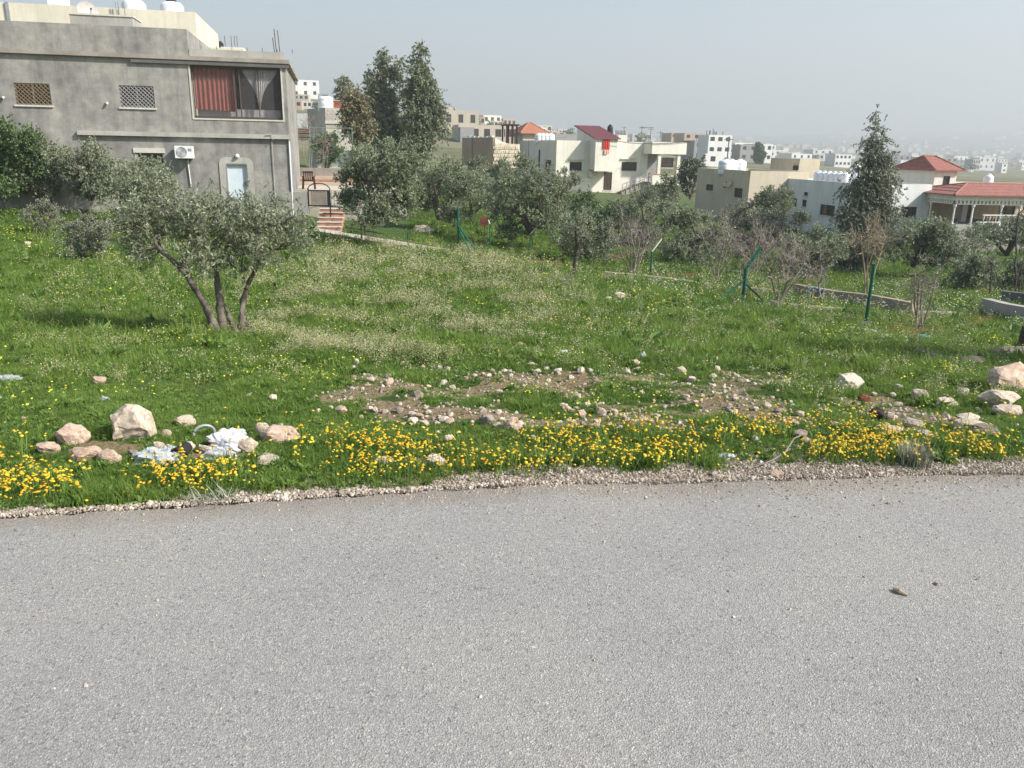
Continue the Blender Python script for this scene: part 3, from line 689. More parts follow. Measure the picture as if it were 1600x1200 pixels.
# arched iron gate in a low stone wall
gf = Fr(P(482, 322, 37), 4)
gu0, gu1, gz0, gz1 = gf.rect(481, 288, 516, 322)
Gt = thing("iron_gate", tuple(gf.pt(gu0, 0, gz0)), "dark arched iron gate with scrollwork beside the brown chair", "gate")
gz1 -= .25
MB().box(gf, gu0, gu0 + .05, -.03, .03, gz0, gz1 + .1).box(gf, gu1 - .14, gu1, -.06, .04, gz0, gz1).box(gf, gu0 + .05, gu1 - .14, -.03, .03, gz0, gz0 + .05).box(gf, gu0 + .05, gu1 - .14, -.03, .03, gz1 - .05, gz1).build("gate_frame", "black_metal", Gt)
arc = [gf.pt(gu0 + (gu1 - gu0) * (.5 - .5 * math.cos(q)), 0, gz1 + .3 * math.sin(q)) for q in np.linspace(0, math.pi, 14)]
MB().tube(arc, .025, 6).build("arch", "black_metal", Gt)
sm = MB(); ng = 9
for i in range(ng):
    for j in range(9):
        cu = gu0 + .12 + (gu1 - gu0 - .3) * (i + .5) / ng; cz = gz0 + .06 + (gz1 - gz0 - .1) * (j + .5) / 9; r = .045
        sm.tube([gf.pt(cu + r * math.cos(q) * (1 - q / 12), 0, cz + r * math.sin(q) * (1 - q / 12)) for q in np.linspace(0, 7.5, 9)], .009, 4)
sm.build("scrollwork", "brown_frame", Gt)
Wl = thing("garden_wall", tuple(gf.pt(gu1, 0, gz0)), "low whitish stone faced wall right of the iron gate", "wall")
MB().box(gf, gu1 + .005, gu1 + 3.4, -.25, .02, gz0 - .4, gz1 - .05).build("wall", "pale_cement", Wl)
MB().box(gf, gu0 - 1.6, gu0 - .005, -.25, .02, gz0 - .4, gz1 - .1).build("wall", "pale_cement", Wl)
for i in range(26):
    for j in range(5):
        if random.random() < .12: continue
        u = gu1 + .05 + i * .13; z = gz0 + .06 + j * (gz1 - gz0 - .2) / 5; MB().box(gf, u, u + random.uniform(.09, .12), .0, .02 + random.uniform(.01, .035), z, z + random.uniform(.12, .17)).build("stone", "pale_stone", Wl)
# orange steps down to the path, rails
sf = Fr(P(500, 326, 36.2), 4); sz = sf.uv(505, 326)[1]
St = thing("front_steps", tuple(sf.pt(0, 0, sz)), "orange tiled steps leading down from the iron gate", "steps")
for k in range(6):
    MB().box(sf, 0, 1.05, k * .3 - .3, k * .3, sz - .17 * k - .4, sz - .17 * k - .02).build("riser", "terracotta", St); MB().box(sf, -.02, 1.07, k * .3 - .3, k * .3 + .03, sz - .17 * k - .017, sz - .17 * k + .012).build("step", "light_sill", St)
def rail(pts, posts, label, mat="black_metal", r=.025):
    t = thing("hand_rail", tuple(pts[0]), label, "rail"); MB().tube(pts, r, 6).build("rail", mat, t)
    for p_ in posts: q = np.array(p_, float); MB().tube([q, (q[0], q[1], gz(q[0], q[1]) - .1)], r * 1.2, 6).build("post", mat, t)
rail([P(498, 322, 36), P(570, 325, 35)], [P(516, 323, 35.8), P(569, 325, 35)], "upper black pipe rail running from the gate behind the olive")
rail([P(505, 333, 35.5), P(570, 335, 34.5)], [P(569, 335, 34.5)], "lower black pipe rail running from the orange steps")
# paved path
pp = [(492, 354, 35), (540, 357, 34.6), (600, 366, 33.8), (662, 380, 33.4), (700, 390, 33)]; pb = [(495, 370, 33.6), (540, 372, 33.2), (600, 380, 32.4), (640, 387, 32), (700, 394, 32.4)]
m = MB(); va = [P(*q) for q in pp]; vb = [P(*q) for q in pb]
for q in va + vb: q[2] = gz(q[0], q[1]) + .14
n = len(va); m.add(va + vb, [(i, i + n, i + n + 1, i + 1) for i in range(n - 1)]); m.add(vb + [q - np.array([0, 0, .3]) for q in vb], [(i, i + n, i + n + 1, i + 1) for i in range(n - 1)])
tag(m.build("path", "paving"), kind="structure")
rail([P(490, 366, 33.9), P(560, 377, 33), P(640, 388, 32)], [P(565, 378, 32.9)], "thin black pipe edging along the paved path", r=.02)
m = MB(); q0, q1 = P(564, 350, 33), P(567, 378, 32.9); MB().tube([q0, q1], .03, 6); tag(MB().tube([q0, (q0[0] + .02, q0[1], gz(q0[0], q0[1]))], .035, 6).build("path_post", "black_metal"), "short dark iron post on the paved path left of olive trunk", "post")

# ================================================================== white house in the middle
def near_house(name, lab, cpx, cpyt, d, ang, lpx, rpx, zb, mat, fwin, lwin, par=.4, cat="house", frame="brown_frame", bars=5, midy=None):
    O = P(cpx, cpyt, d); fr = Fr(O, ang); zt = O[2]; my = midy or cpyt + 30
    L = fr.uv(rpx, my)[0]; lf = fr.turned(0, 0, -90); D = -lf.uv(lpx, my)[0]
    t = thing(name, tuple(fr.pt(L / 2, -D / 2, zb)), lab, cat)
    hf_ = [fr.rect(*r) for r in fwin]; hl = [lf.rect(*r) for r in lwin]
    shell(fr, L, D, zb, zt, mat, t, hf_, hl, par)
    for h in hf_: window(fr, h, t, frame, bars=bars if (h[1] - h[0]) > .7 else 0, mull=1 if (h[1] - h[0]) > .8 else 0)
    for h in hl: window(lf, h, t, frame, bars=bars if (h[1] - h[0]) > .7 else 0, mull=1 if (h[1] - h[0]) > .8 else 0)
    return t, fr, lf, L, D, zt
zb2 = P(870, 300, 88)[2] - .6
W2, f, lf, L, D, zt = near_house("ivory_house", "two storey ivory house with outside stair, hanging red cloth and porch in the middle distance", 870, 219, 88, 18, 808, 1012, zb2, "ivory_paint",
    [(890, 253, 909, 267), (971, 253, 995, 267), (943, 269, 956, 297)], [(852, 250, 861, 266)], midy=250, bars=6)
# the third front opening is the door: add a leaf
dh = f.rect(943, 269, 956, 297); MB().box(f, dh[0] + .05, dh[1] - .05, -.1, -.07, dh[2] + .05, dh[3] - .05).build("door", "brown_frame", W2)
MB().box(lf, lf.uv(843, 250)[0] - .1, lf.uv(843, 250)[0] + .1, .002, .1, zb2, zt - 1).build("downpipe", "black_metal", W2)
MB().box(lf, lf.uv(826, 250)[0] - .04, lf.uv(826, 250)[0] + .04, .002, .06, zb2, zt).build("downpipe", "grey_plastic", W2)
# stair tower projecting over the door, burgundy mono-pitch roof
O1 = 1.7; u0, u1 = f.uv(930, 240, O1)[0], f.uv(964, 240, O1)[0]; zl = f.uv(947, 266, O1)[1]; zf_ = f.uv(947, 217, O1)[1]; bk = -3.6
zh = zf_ + 1.25
tw = MB(); p = [f.pt(u0, O1, zl), f.pt(u1, O1, zl), f.pt(u1, O1, zf_), f.pt(u0, O1, zf_), f.pt(u0, bk, zl), f.pt(u1, bk, zl), f.pt(u1, bk, zh), f.pt(u0, bk, zh)]
tw.add(p, [(0, 1, 2, 3), (1, 5, 6, 2), (4, 0, 3, 7), (5, 4, 7, 6), (0, 4, 5, 1)]); tw.build("stair_tower", "ivory_paint", W2)
MB().box(f, u0 - .05, u1 + .05, O1 - .1, O1 + .06, zl - .12, zl - .003).build("ledge", "light_sill", W2)
rf = MB(); o2, o3 = O1 + .25, bk - .3; s_ = (zh - zf_) / (O1 - bk)
rf.hexa([f.pt(u0 - .25, o2, zf_ - s_ * .25 + .02), f.pt(u1 + .25, o2, zf_ - s_ * .25 + .02), f.pt(u1 + .25, o3, zh + s_ * .3 + .02), f.pt(u0 - .25, o3, zh + s_ * .3 + .02),
         f.pt(u0 - .25, o2, zf_ - s_ * .25 + .12), f.pt(u1 + .25, o2, zf_ - s_ * .25 + .12), f.pt(u1 + .25, o3, zh + s_ * .3 + .12), f.pt(u0 - .25, o3, zh + s_ * .3 + .12)])
rf = rf.build("roof", "burgundy_sheet", W2, label="burgundy sheet roof with one slope")
rb = MB()
for k in range(12):
    u = u0 - .2 + (u1 - u0 + .4) * k / 11; rb.hexa([f.pt(u - .02, o2, zf_ - s_ * .25 + .121), f.pt(u + .02, o2, zf_ - s_ * .25 + .121), f.pt(u + .02, o3, zh + s_ * .3 + .121), f.pt(u - .02, o3, zh + s_ * .3 + .121),
        f.pt(u - .02, o2, zf_ - s_ * .25 + .15), f.pt(u + .02, o2, zf_ - s_ * .25 + .15), f.pt(u + .02, o3, zh + s_ * .3 + .15), f.pt(u - .02, o3, zh + s_ * .3 + .15)])
rb.build("rib", "burgundy_sheet", rf)
a, b, c, d = f.rect(942, 217, 952, 242, O1 + .06)
RC = thing("red_cloth", tuple(f.pt(a, O1 + .06, d)), "red cloth hung down the front of the ivory house", "cloth")
curtain(f, a, b, d, c + .6, c + .5, O1 + .1, 3, "x", amp=.04).build("cloth", "red_cloth", RC, smooth_=True)
curtain(f, a + .15, b - .05, c + .55, c + .02, c + .1, O1 + .12, 2, "x", amp=.03).build("hem", "pink_cloth", RC, smooth_=True)
# front ledges above windows, raised parapet pieces
for r in ((889, 252, 911), (969, 251, 994)):
    a = f.uv(r[0], r[1])[0]; b = f.uv(r[2], r[1])[0]; z = f.uv((r[0] + r[2]) / 2, r[1] - 2)[1]; MB().box(f, a, b, .002, .18, z, z + .1).build("window_hood", "light_sill", W2)
a, b = f.uv(966, 215)[0], f.uv(980, 215)[0]; MB().box(f, a, b, -.18, -.003, zt + .002, zt + .7).build("parapet", "ivory_paint", W2)
# porch on the right
pu0, pu1 = f.uv(1019, 231, 2.)[0], f.uv(1073, 231, 2.)[0]; z1 = f.uv(1045, 222, 2)[1]; z0 = f.uv(1045, 241, 2)[1]
MB().box(f, pu0, pu1, -3.5, 2, z0, z1).build("porch_roof", "ivory_paint", W2)
bz1 = f.uv(1043, 273, 2)[1]; bz0 = f.uv(1043, 289, 2)[1]
for px_ in (1030, 1060): u = f.uv(px_, 255, 1.8)[0]; MB().box(f, u - .17, u + .17, 1.5, 1.84, bz1 + .005, z0 - .003).build("pillar", "ivory_paint", W2)
bb0, bb1 = f.uv(1019, 280, 2)[0], f.uv(1068, 280, 2)[0]
MB().box(f, bb0, bb1, 1.8, 2.0, bz0, bz1).box(f, bb1 - .2, bb1, -3.4, 1.798, bz0, bz1).build("balcony_wall", "ivory_paint", W2)
MB().box(f, bb0 - .3, bb1 + .1, 1.75, 2.05, bz1 + .002, bz1 + .08).build("balcony_coping", "terracotta", W2)
MB().box(f, bb0, bb1 - .2, -3.4, 1.798, bz0, bz0 + .2).build("balcony_floor", "pale_cement", W2)
ph = f.rect(1034, 247, 1052, 262, -3.4)
m = MB(); wall(m, f, bb0, pu1 - .4, zb2, z0 - .004, [ph], .15, -3.4); m.build("wall", "far_grey", W2); window(f, ph, W2, off=-3.4, bars=4)
MB().box(f, bb0 + .3, bb1 - 1, -3.3, .6, zb2, bz0 - .01).build("basement", "pale_stone", W2)
# stair with pipe railing
su0, su1 = f.uv(968, 300, .6)[0], f.uv(1010, 272, .6)[0]; sz0, sz1 = f.uv(968, 301, .6)[1], bz0 + .3
stt = MB().box(f, su1, bb0 - .01, .05, 1.6, bz0 - .1, sz1).build("landing", "pale_cement", W2)
NS = 12
for k in range(NS): MB().box(f, su0 + (su1 - su0) * k / NS, su0 + (su1 - su0) * (k + 1) / NS - .004, .1, 1.15, sz0 + (sz1 - sz0) * k / NS - .45, sz0 + (sz1 - sz0) * (k + 1) / NS).build("step", "concrete_kerb", W2)
for hh in (.9, .5): MB().tube([f.pt(su0, 1.2, sz0 + hh), f.pt(su1, 1.2, sz1 + hh), f.pt(bb0, 1.6, sz1 + hh)], .04, 5).build("rail", "window_frame_grey", W2)
for k in range(7): u = su0 + (su1 - su0) * k / 6; z = sz0 + (sz1 - sz0) * k / 6; MB().box(f, u - .03, u + .03, 1.17, 1.23, z - .3, z + .9).build("post", "window_frame_grey", W2)
u_, z_ = f.uv(925, 271); AC2 = thing("air_conditioner", tuple(f.pt(u_, .2, z_)), "small air conditioner on the ivory house beside its brown door", "air conditioner")
MB().box(f, u_ - .45, u_ + .4, .1, .45, z_ - .35, z_ + .3).build("case", "ivory_paint", AC2); MB().tube([f.pt(u_ + .1, .47, z_) + .2 * (f.e * math.cos(q) + np.array([0, 0, 1]) * math.sin(q)) for q in np.linspace(0, 6.283, 15)], .03, 5, False).build("fan_ring", "grey_plastic", AC2)
q = [f.pt(f.uv(x, 224, 2.1)[0], 2.1, f.uv(x, y, 2.1)[1]) for x, y in ((962, 220), (985, 223.5), (1005, 224.5), (1025, 224.5), (1050, 223.5), (1078, 221))]
tag(MB().tube(q, .03, 4).build("cable", "black_metal"), "thin sagging cable crossing the ivory house porch fascia", "cable")
# water tank & small things on roof
def tank(p_, r, h_, label, mat="tank_white", group=None, lid=True):
    T = thing("water_tank", tuple(p_), label, "water tank", group)
    MB().lathe(p_, [(r * .96, 0), (r, .06), (r, h_ * .3), (r * .96, h_ * .34), (r, h_ * .38), (r, h_ * .66), (r * .96, h_ * .7), (r, h_ * .74), (r * .96, h_ * .9), (r * .6, h_)], 18).build("barrel", mat, T, smooth_=True)
    if lid: MB().lathe(np.array(p_) + np.array([0, 0, h_]), [(r * .4, -.02), (r * .4, .07), (r * .2, .1)], 12).build("lid", "black_metal" if lid == 2 else mat, T)
    return T
for i, px_ in enumerate((842, 848, 854, 860)): q = P(px_, 214, 94); q[2] = zt - .3; tank(q, .48, 1.0, "%s white water tank in the row behind the ivory house parapet" % ("leftmost", "second", "third", "rightmost")[i], group="white tanks on the ivory house roof")
q = P(953, 208, 92); q[2] = zt - .2; tank(q, .32, 1.9, "slim dark chimney like tank by the burgundy roof", "black_metal")

# small tower with red hipped roof behind, pergola, tan walls
def hip(fr, u0, u1, o0, o1, z, h, ridge, mat, parent, over=.35, th=.12):
    """hipped roof of separate slopes with tile courses; ridge = length of the ridge along u"""
    u0 -= over; u1 += over; o0 -= over; o1 += over; um, om = (u0 + u1) / 2, (o0 + o1) / 2; r0, r1 = um - ridge / 2, um + ridge / 2
    rf = MB(); e = [fr.pt(u0, o1, z), fr.pt(u1, o1, z), fr.pt(u1, o0, z), fr.pt(u0, o0, z)]; t = [fr.pt(r0, om, z + h), fr.pt(r1, om, z + h)]
    lo = [x - np.array([0, 0, th]) for x in e]
    rf.add(e + t + lo, [(0, 1, 5, 4), (1, 2, 5), (2, 3, 4, 5), (3, 0, 4), (6, 7, 1, 0), (7, 8, 2, 1), (8, 9, 3, 2), (9, 6, 0, 3), (9, 8, 7, 6)])
    R_ = rf.build("roof", mat, parent)
    cm = MB(); n = max(4, int(h / .22))
    for k in range(1, n):
        s = k / n; A_ = [e[0] + (t[0] - e[0]) * s, e[1] + (t[1] - e[1]) * s, e[2] + (t[1] - e[2]) * s, e[3] + (t[0] - e[3]) * s]
        for i in range(4): 
            if np.linalg.norm(A_[i] - A_[(i + 1) % 4]) > .2: cm.tube([A_[i] + [0, 0, .0], A_[(i + 1) % 4] + [0, 0, .0]], .035, 4)
    cm.build("tile_course", mat, R_)
    rg = MB()
    for i, j in ((0, 0), (1, 1), (2, 1), (3, 0)): rg.tube([e[i], t[j]], .07, 6)
    if ridge > .1: rg.tube([t[0], t[1]], .08, 6)
    rg.build("ridge_tile", mat, R_); return R_
q = P(835, 209, 104); ft = Fr(q, 20)
Tt = thing("red_roof_pavilion", tuple(q), "small tower with bright orange hipped tile roof behind the ivory house", "building")
ul_, ur_ = ft.uv(811, 211)[0], ft.uv(857, 211)[0]
shell(Fr(ft.pt(ul_ + .5, 0, 0), 20), ur_ - ul_ - 1, 3.2, -1, q[2], "far_beige", Tt, par=.02); hip(Fr(ft.pt(ul_ + .5, 0, 0), 20), 0, ur_ - ul_ - 1, -3.2, 0, q[2] + .1, 1.25, .3, "orange_tile", Tt, .5)
q = P(800, 196, 98); fp = Fr(q, 12); Pg = thing("pergola", tuple(q), "dark flat pergola on black posts left of the orange roof", "pergola")
a, b = fp.uv(790, 197)[0], fp.uv(812, 197)[0]; MB().box(fp, a, b, -3, 0, q[2], q[2] + .15).build("canopy", "black_metal", Pg)
for u in (a + .2, a + .9, b - .3):
    for o_ in (-2.8, -.2): MB().box(fp, u - .09, u + .09, o_ - .09, o_ + .09, q[2] - 3.5, q[2] - .003).build("post", "black_metal", Pg)
# tan walled yard
q = P(770, 213, 80); ty = Fr(q, 20); tl = ty.turned(0, 0, -90)
TW = thing("tan_yard_wall", tuple(q), "tan yard wall with upswept corner and stone face left of the ivory house", "wall")
D_ = -tl.uv(722, 230)[0]; L_2 = ty.uv(812, 235)[0]; zt3 = q[2]; zb3 = P(770, 262, 80)[2]
MB().box(tl, -D_, 0, -.25, 0, zb3, zt3 - .1).build("wall", "tan_block", TW)
MB().box(ty, .002, L_2, -.25, 0, zb3, zt3 - .65).build("wall", "pale_stone", TW)
cv = [ty.pt(u, 0, zt3 - .648 + .65 * max(0, 1 - u / 1.8) ** 1.6) for u in np.linspace(.002, 1.8, 8)]; cb = [ty.pt(u, 0, zt3 - .648) for u in np.linspace(.002, 1.8, 8)]
m = MB(); bk_ = [x - ty.n * .25 for x in cv]; m.add(cb + cv, [(i, i + 1, i + 9, i + 8) for i in range(7)]); m.add(cv + bk_, [(i, i + 1, i + 9, i + 8) for i in range(7)]); m.build("upsweep", "ivory_paint", TW)
for i in range(14):
    for j in range(7):
        u = .05 + i * (L_2 - .1) / 14 + (.1 if j % 2 else 0); z = zb3 + .3 + j * .36
        if z + .3 < zt3 - .7: MB().box(ty, u, u + (L_2 - .1) / 14 * random.uniform(.7, .9), .0, .03 + random.uniform(.01, .05), z, z + random.uniform(.22, .3)).build("stone", "pale_stone", TW)
for k in range(7):
    u = -D_ + .2 + k * (D_ - .3) / 7; MB().box(tl, u, u + (D_ - .5) / 8, -.24, .01, zt3 - .098, zt3 + random.uniform(-.02, .12)).build("coping_stone", "far_white", TW)
MB().box(tl, tl.uv(738, 230)[0] - .05, tl.uv(738, 230)[0] + .05, .002, .03, zb3, zt3 - .12).build("joint", "dark_cement", TW)

# ================================================================== beige house and grey-white villa on the right
zb = P(1172, 330, 62)[2] - 1
W3, f3, l3, L3, D3, z3 = near_house("beige_house", "low beige flat roofed house with two satellite dishes on its shaded wall", 1173, 267, 62, 14, 1088, 1262, zb, "beige_paint",
    [(1188, 299, 1204, 311)], [(1103, 288, 1114, 298), (1147, 294, 1160, 309), (1130, 289, 1134, 294)], midy=290, bars=4)
for px_, py_, s in ((1136, 286, .16), (1142, 286, .3)):
    u, z = l3.uv(px_, py_); dish(l3.pt(u, .3, z), s * 1.15, -.5, .3, "%s pale satellite dish on the beige house wall" % ("smaller" if s < .2 else "larger"), "beige_paint")
near_house("beige_roof_room", "beige rooftop room with dark doorway behind the villa with tanks", 1250, 248, 69, 14, 1204, 1281, z3 - .8, "beige_paint", [], [(1239, 250, 1248, 266)], midy=257, cat="building", bars=0)
for i, px_ in enumerate((1133, 1142, 1155)): q = P(px_, 262, 66.5 + i * .4); q[2] = z3 - .4; tank(q, .55, 1.1, ("left of the three white tanks on the beige house roof", "middle of the three white tanks on the beige house roof", "right of the three white tanks on the beige house roof")[i])
zb4 = P(1345, 372, 54)[2] - .8
W4, f4, l4, L4, D4, z4 = near_house("villa", "single storey grey white villa wing with a row of roof tanks beside the tall tree", 1345, 287, 54, 12, 1218, 1452, zb4, "white_paint",
    [(1407, 323, 1432, 340)], [(1226, 309, 1245, 322), (1256, 300, 1262, 306), (1253, 312, 1260, 323), (1281, 320, 1304, 337)], midy=320, bars=5)
for i in range(6):
    q = l4.pt(l4.uv(1279 + i * 8.2, 278, -1.5)[0], -1.5, z4 - .4); tank(q, .37, .95, "%s white water tank in the long row on the villa roof" % ("leftmost", "second", "third", "fourth", "fifth", "rightmost")[i], group="row of white tanks on the villa roof", lid=1)
q = P(1335, 281, 60); q[2] = z4 - .38; tank(q, .36, 1.5, "tall pale blue white tank at the end of the villa roof row")
# tower with red hipped roof
d5 = 58.5; q = P(1462, 265, d5); f5 = Fr(q, 12); l5 = f5.turned(0, 0, -90); D5 = -l5.uv(1403, 268)[0]; L5 = f5.uv(1496, 268)[0]
th = [f5.rect(1473, 275, 1484, 291)]
Tw = thing("villa_tower", tuple(f5.pt(L5 / 2, -D5 / 2, zb4)), "villa stair tower with red hipped tile roof above the porch", "building")
m = MB(); wall(m, f5, 0, L5, zb4, q[2], th); wall(m, l5, -D5, 0, zb4, q[2]); wall(m, f5.turned(L5, 0, 90), 0, D5, zb4, q[2]); wall(m, f5.turned(L5, -D5, 180), 0, L5, zb4, q[2]); m.build("wall", "ivory_paint", Tw)
window(f5, th[0], Tw, "brown_frame", mull=0, sill=False)
hip(f5, 0, L5, -D5, 0, q[2] + .02, f5.uv(1450, 244, -D5 / 2)[1] - q[2], .9, "red_tile", Tw, .3)
# porch wing: arcade with tiled roof
d6 = 52; q = P(1493, 312, d6); f6 = Fr(q, 6); l6 = f6.turned(0, 0, -90); D6 = 5.5; L6 = 9.5; ze = q[2]
Pw = thing("villa_porch", tuple(f6.pt(L6 / 2, -D6 / 2, zb4)), "tiled villa porch with slender white columns, fretwork and red white balusters", "porch")
MB().box(f6, 0, L6, -.15, 0, ze - .05, ze + .28).box(l6, -D6, -.16, -.15, 0, ze - .05, ze + .28).build("fascia", "ivory_paint", Pw)
hip(f6, 0, L6, -D6, 0, ze + .32, .62, L6 - D6 * .9, "red_tile", Pw, .3, .08)
zfl = P(1500, 352, d6)[2]
for fr_, U in ((f6, np.arange(.16, L6, .26)), (l6, np.arange(-D6 + .2, -.1, .26))):
    for u in U: MB().box(fr_, u - .07, u + .07, -.1, -.02, ze - .24, ze - .053).build("fretwork", "ivory_paint", Pw)
    MB().box(fr_, U[0], U[-1], -.11, -.01, ze - .30, ze - .243).build("fretwork_rail", "ivory_paint", Pw)
for u in (.1, 1.35, 3.3, 4.55, 6.6): MB().lathe(f6.pt(u, -.1, zfl), [(.1, 0), (.1, .1), (.06, .15), (.055, ze - zfl - .5), (.1, ze - zfl - .42), (.11, ze - zfl - .303)], 10).build("column", "white_paint", Pw)
for u in (-D6 + .3, -2.6): MB().lathe(l6.pt(u, -.1, zfl), [(.1, 0), (.1, .1), (.06, .15), (.055, ze - zfl - .5), (.1, ze - zfl - .42), (.11, ze - zfl - .303)], 10).build("column", "white_paint", Pw)
MB().box(f6, 0, L6, -D6, 0, zb4 - 1, zfl - .002).build("floor", "pale_cement", Pw)
m = MB(); ww = [f6.rect(1505, 316, 1520, 345, -D6), f6.rect(1560, 322, 1585, 342, -D6)]; wall(m, f6, -.3, L6, zfl, ze, ww, .2, -D6 + .02); m.build("wall", "beige_paint", Pw)
for h in ww: window(f6, h, Pw, off=-D6 + .02, mull=1)
MB().box(f6, 2.4, 2.75, -3, -2.6, zfl, ze).build("pier", "ivory_paint", Pw)
for i, u in enumerate(np.arange(2.2, 9.2, .21)):
    if abs(u - 3.3) < .1 or abs(u - 4.55) < .1: continue
    MB().lathe(f6.pt(u, -.1, zfl), [(.045, 0), (.06, .12), (.03, .3), (.06, .48), (.04, .6)], 7).build("baluster", "terracotta" if i % 2 else "white_paint", Pw)
MB().box(f6, 2.1, L6, -.17, -.03, zfl + .602, zfl + .68).build("hand_rail", "ivory_paint", Pw)
# lower garden balustrade
q = P(1548, 362, 50); f7 = Fr(q, 4); GB = thing("garden_balustrade", tuple(q), "white baluster garden rail at the foot of the villa porch", "balustrade")
zb7 = q[2]; MB().box(f7, -1, 6, -.1, .1, zb7 - .6, zb7).build("plinth", "ivory_paint", GB); MB().box(f7, -1, 6, -.08, .08, zb7 + .52, zb7 + .6).build("hand_rail", "ivory_paint", GB)
for u in np.arange(-.9, 6, .22): MB().lathe(f7.pt(u, 0, zb7), [(.04, .002), (.06, .12), (.03, .28), (.055, .42), (.04, .518)], 7).build("baluster", "white_paint", GB)
# roof terrace balustrade and tank
q = P(1497, 293, 60); f8 = Fr(q, 8); RT = thing("roof_balustrade", tuple(q), "pink white balustrade round the villa roof terrace", "balustrade"); zz = q[2]
MB().box(f8, -1.2, 9.5, -.08, .08, zz + .3, zz + .38).box(f8, -1.2, 9.5, -.1, .1, zz - .5, zz - .05).build("coping", "ivory_paint", RT)
for i, u in enumerate(np.arange(-1.1, 9.4, .2)): MB().lathe(f8.pt(u, 0, zz - .05), [(.04, .002), (.06, .1), (.03, .2), (.04, .348)], 7).build("baluster", "terracotta", RT)
MB().box(f8, .2, 9.5, -5, -4.8, zz, zz + .25).box(f8, 9.3, 9.5, -4.8, -.1, zz - .5, zz + .25).build("parapet", "ivory_paint", RT)
MB().box(f8, -1.2, 9.3, -4.8, -.1, zb4, zz - .1).build("wall", "ivory_paint", RT)
q = P(1543, 288, 60.8); q[2] = zz - .1; tank(q, .34, 1.0, "pale blue white tank on legs above the villa terrace")
# blue barrel and plastic chair by the villa
q = gp(1295, 55.5); BB = thing("blue_barrel", tuple(q), "blue plastic barrel standing by the villa wall", "barrel")
MB().lathe(q, [(.22, 0), (.25, .06), (.26, .3), (.24, .33), (.26, .36), (.26, .66), (.22, .75)], 18).build("drum", "tank_blue", BB, smooth_=True); MB().lathe(q + [0, 0, .75], [(.23, 0), (.23, .04), (.12, .05)], 16).build("lid", "tank_blue", BB)
q = gp(1288, 53); wc = thing("white_chair", tuple(q), "white plastic chair lying beside the blue barrel", "chair"); fw = Fr(q, 30)
MB().box(fw, -.35, .35, -.25, .25, q[2] + .35, q[2] + .4).build("seat", "white_plastic", wc); MB().box(fw, .32, .38, -.25, .25, q[2] + .4, q[2] + .8).build("backrest", "white_plastic", wc)
for a_ in (-.3, .3):
    for b_ in (-.2, .2): MB().tube([fw.pt(a_, b_, q[2]), fw.pt(a_, b_, q[2] + .35)], .03, 5).build("leg", "white_plastic", wc)

# ================================================================== trees
def tubes_np(P0, P1, R0, R1, n=5):
    """frustums between point pairs, vectorised"""
    P0 = np.asarray(P0, float); P1 = np.asarray(P1, float); R0 = np.asarray(R0, float); R1 = np.asarray(R1, float)
    t = P1 - P0; t /= np.linalg.norm(t, axis=1)[:, None] + 1e-9
    up = np.where(np.abs(t[:, 2:3]) < .9, np.array([[0, 0, 1.]]), np.array([[1., 0, 0]])); a = np.cross(t, up); a /= np.linalg.norm(a, axis=1)[:, None]; b = np.cross(t, a)
    q = np.arange(n) / n * 2 * math.pi; c, s = np.cos(q), np.sin(q)
    ring = a[:, None] * c[None, :, None] + b[:, None] * s[None, :, None]
    V = np.concatenate([P0[:, None] + ring * R0[:, None, None], P1[:, None] + ring * R1[:, None, None]], 1)
    k = np.arange(n); k2 = (k + 1) % n; f = np.stack([k, k + n, k2 + n, k2], 1)
    F = f[None] + (np.arange(len(P0)) * 2 * n)[:, None, None]
    return V.reshape(-1, 3), F.reshape(-1, 4)
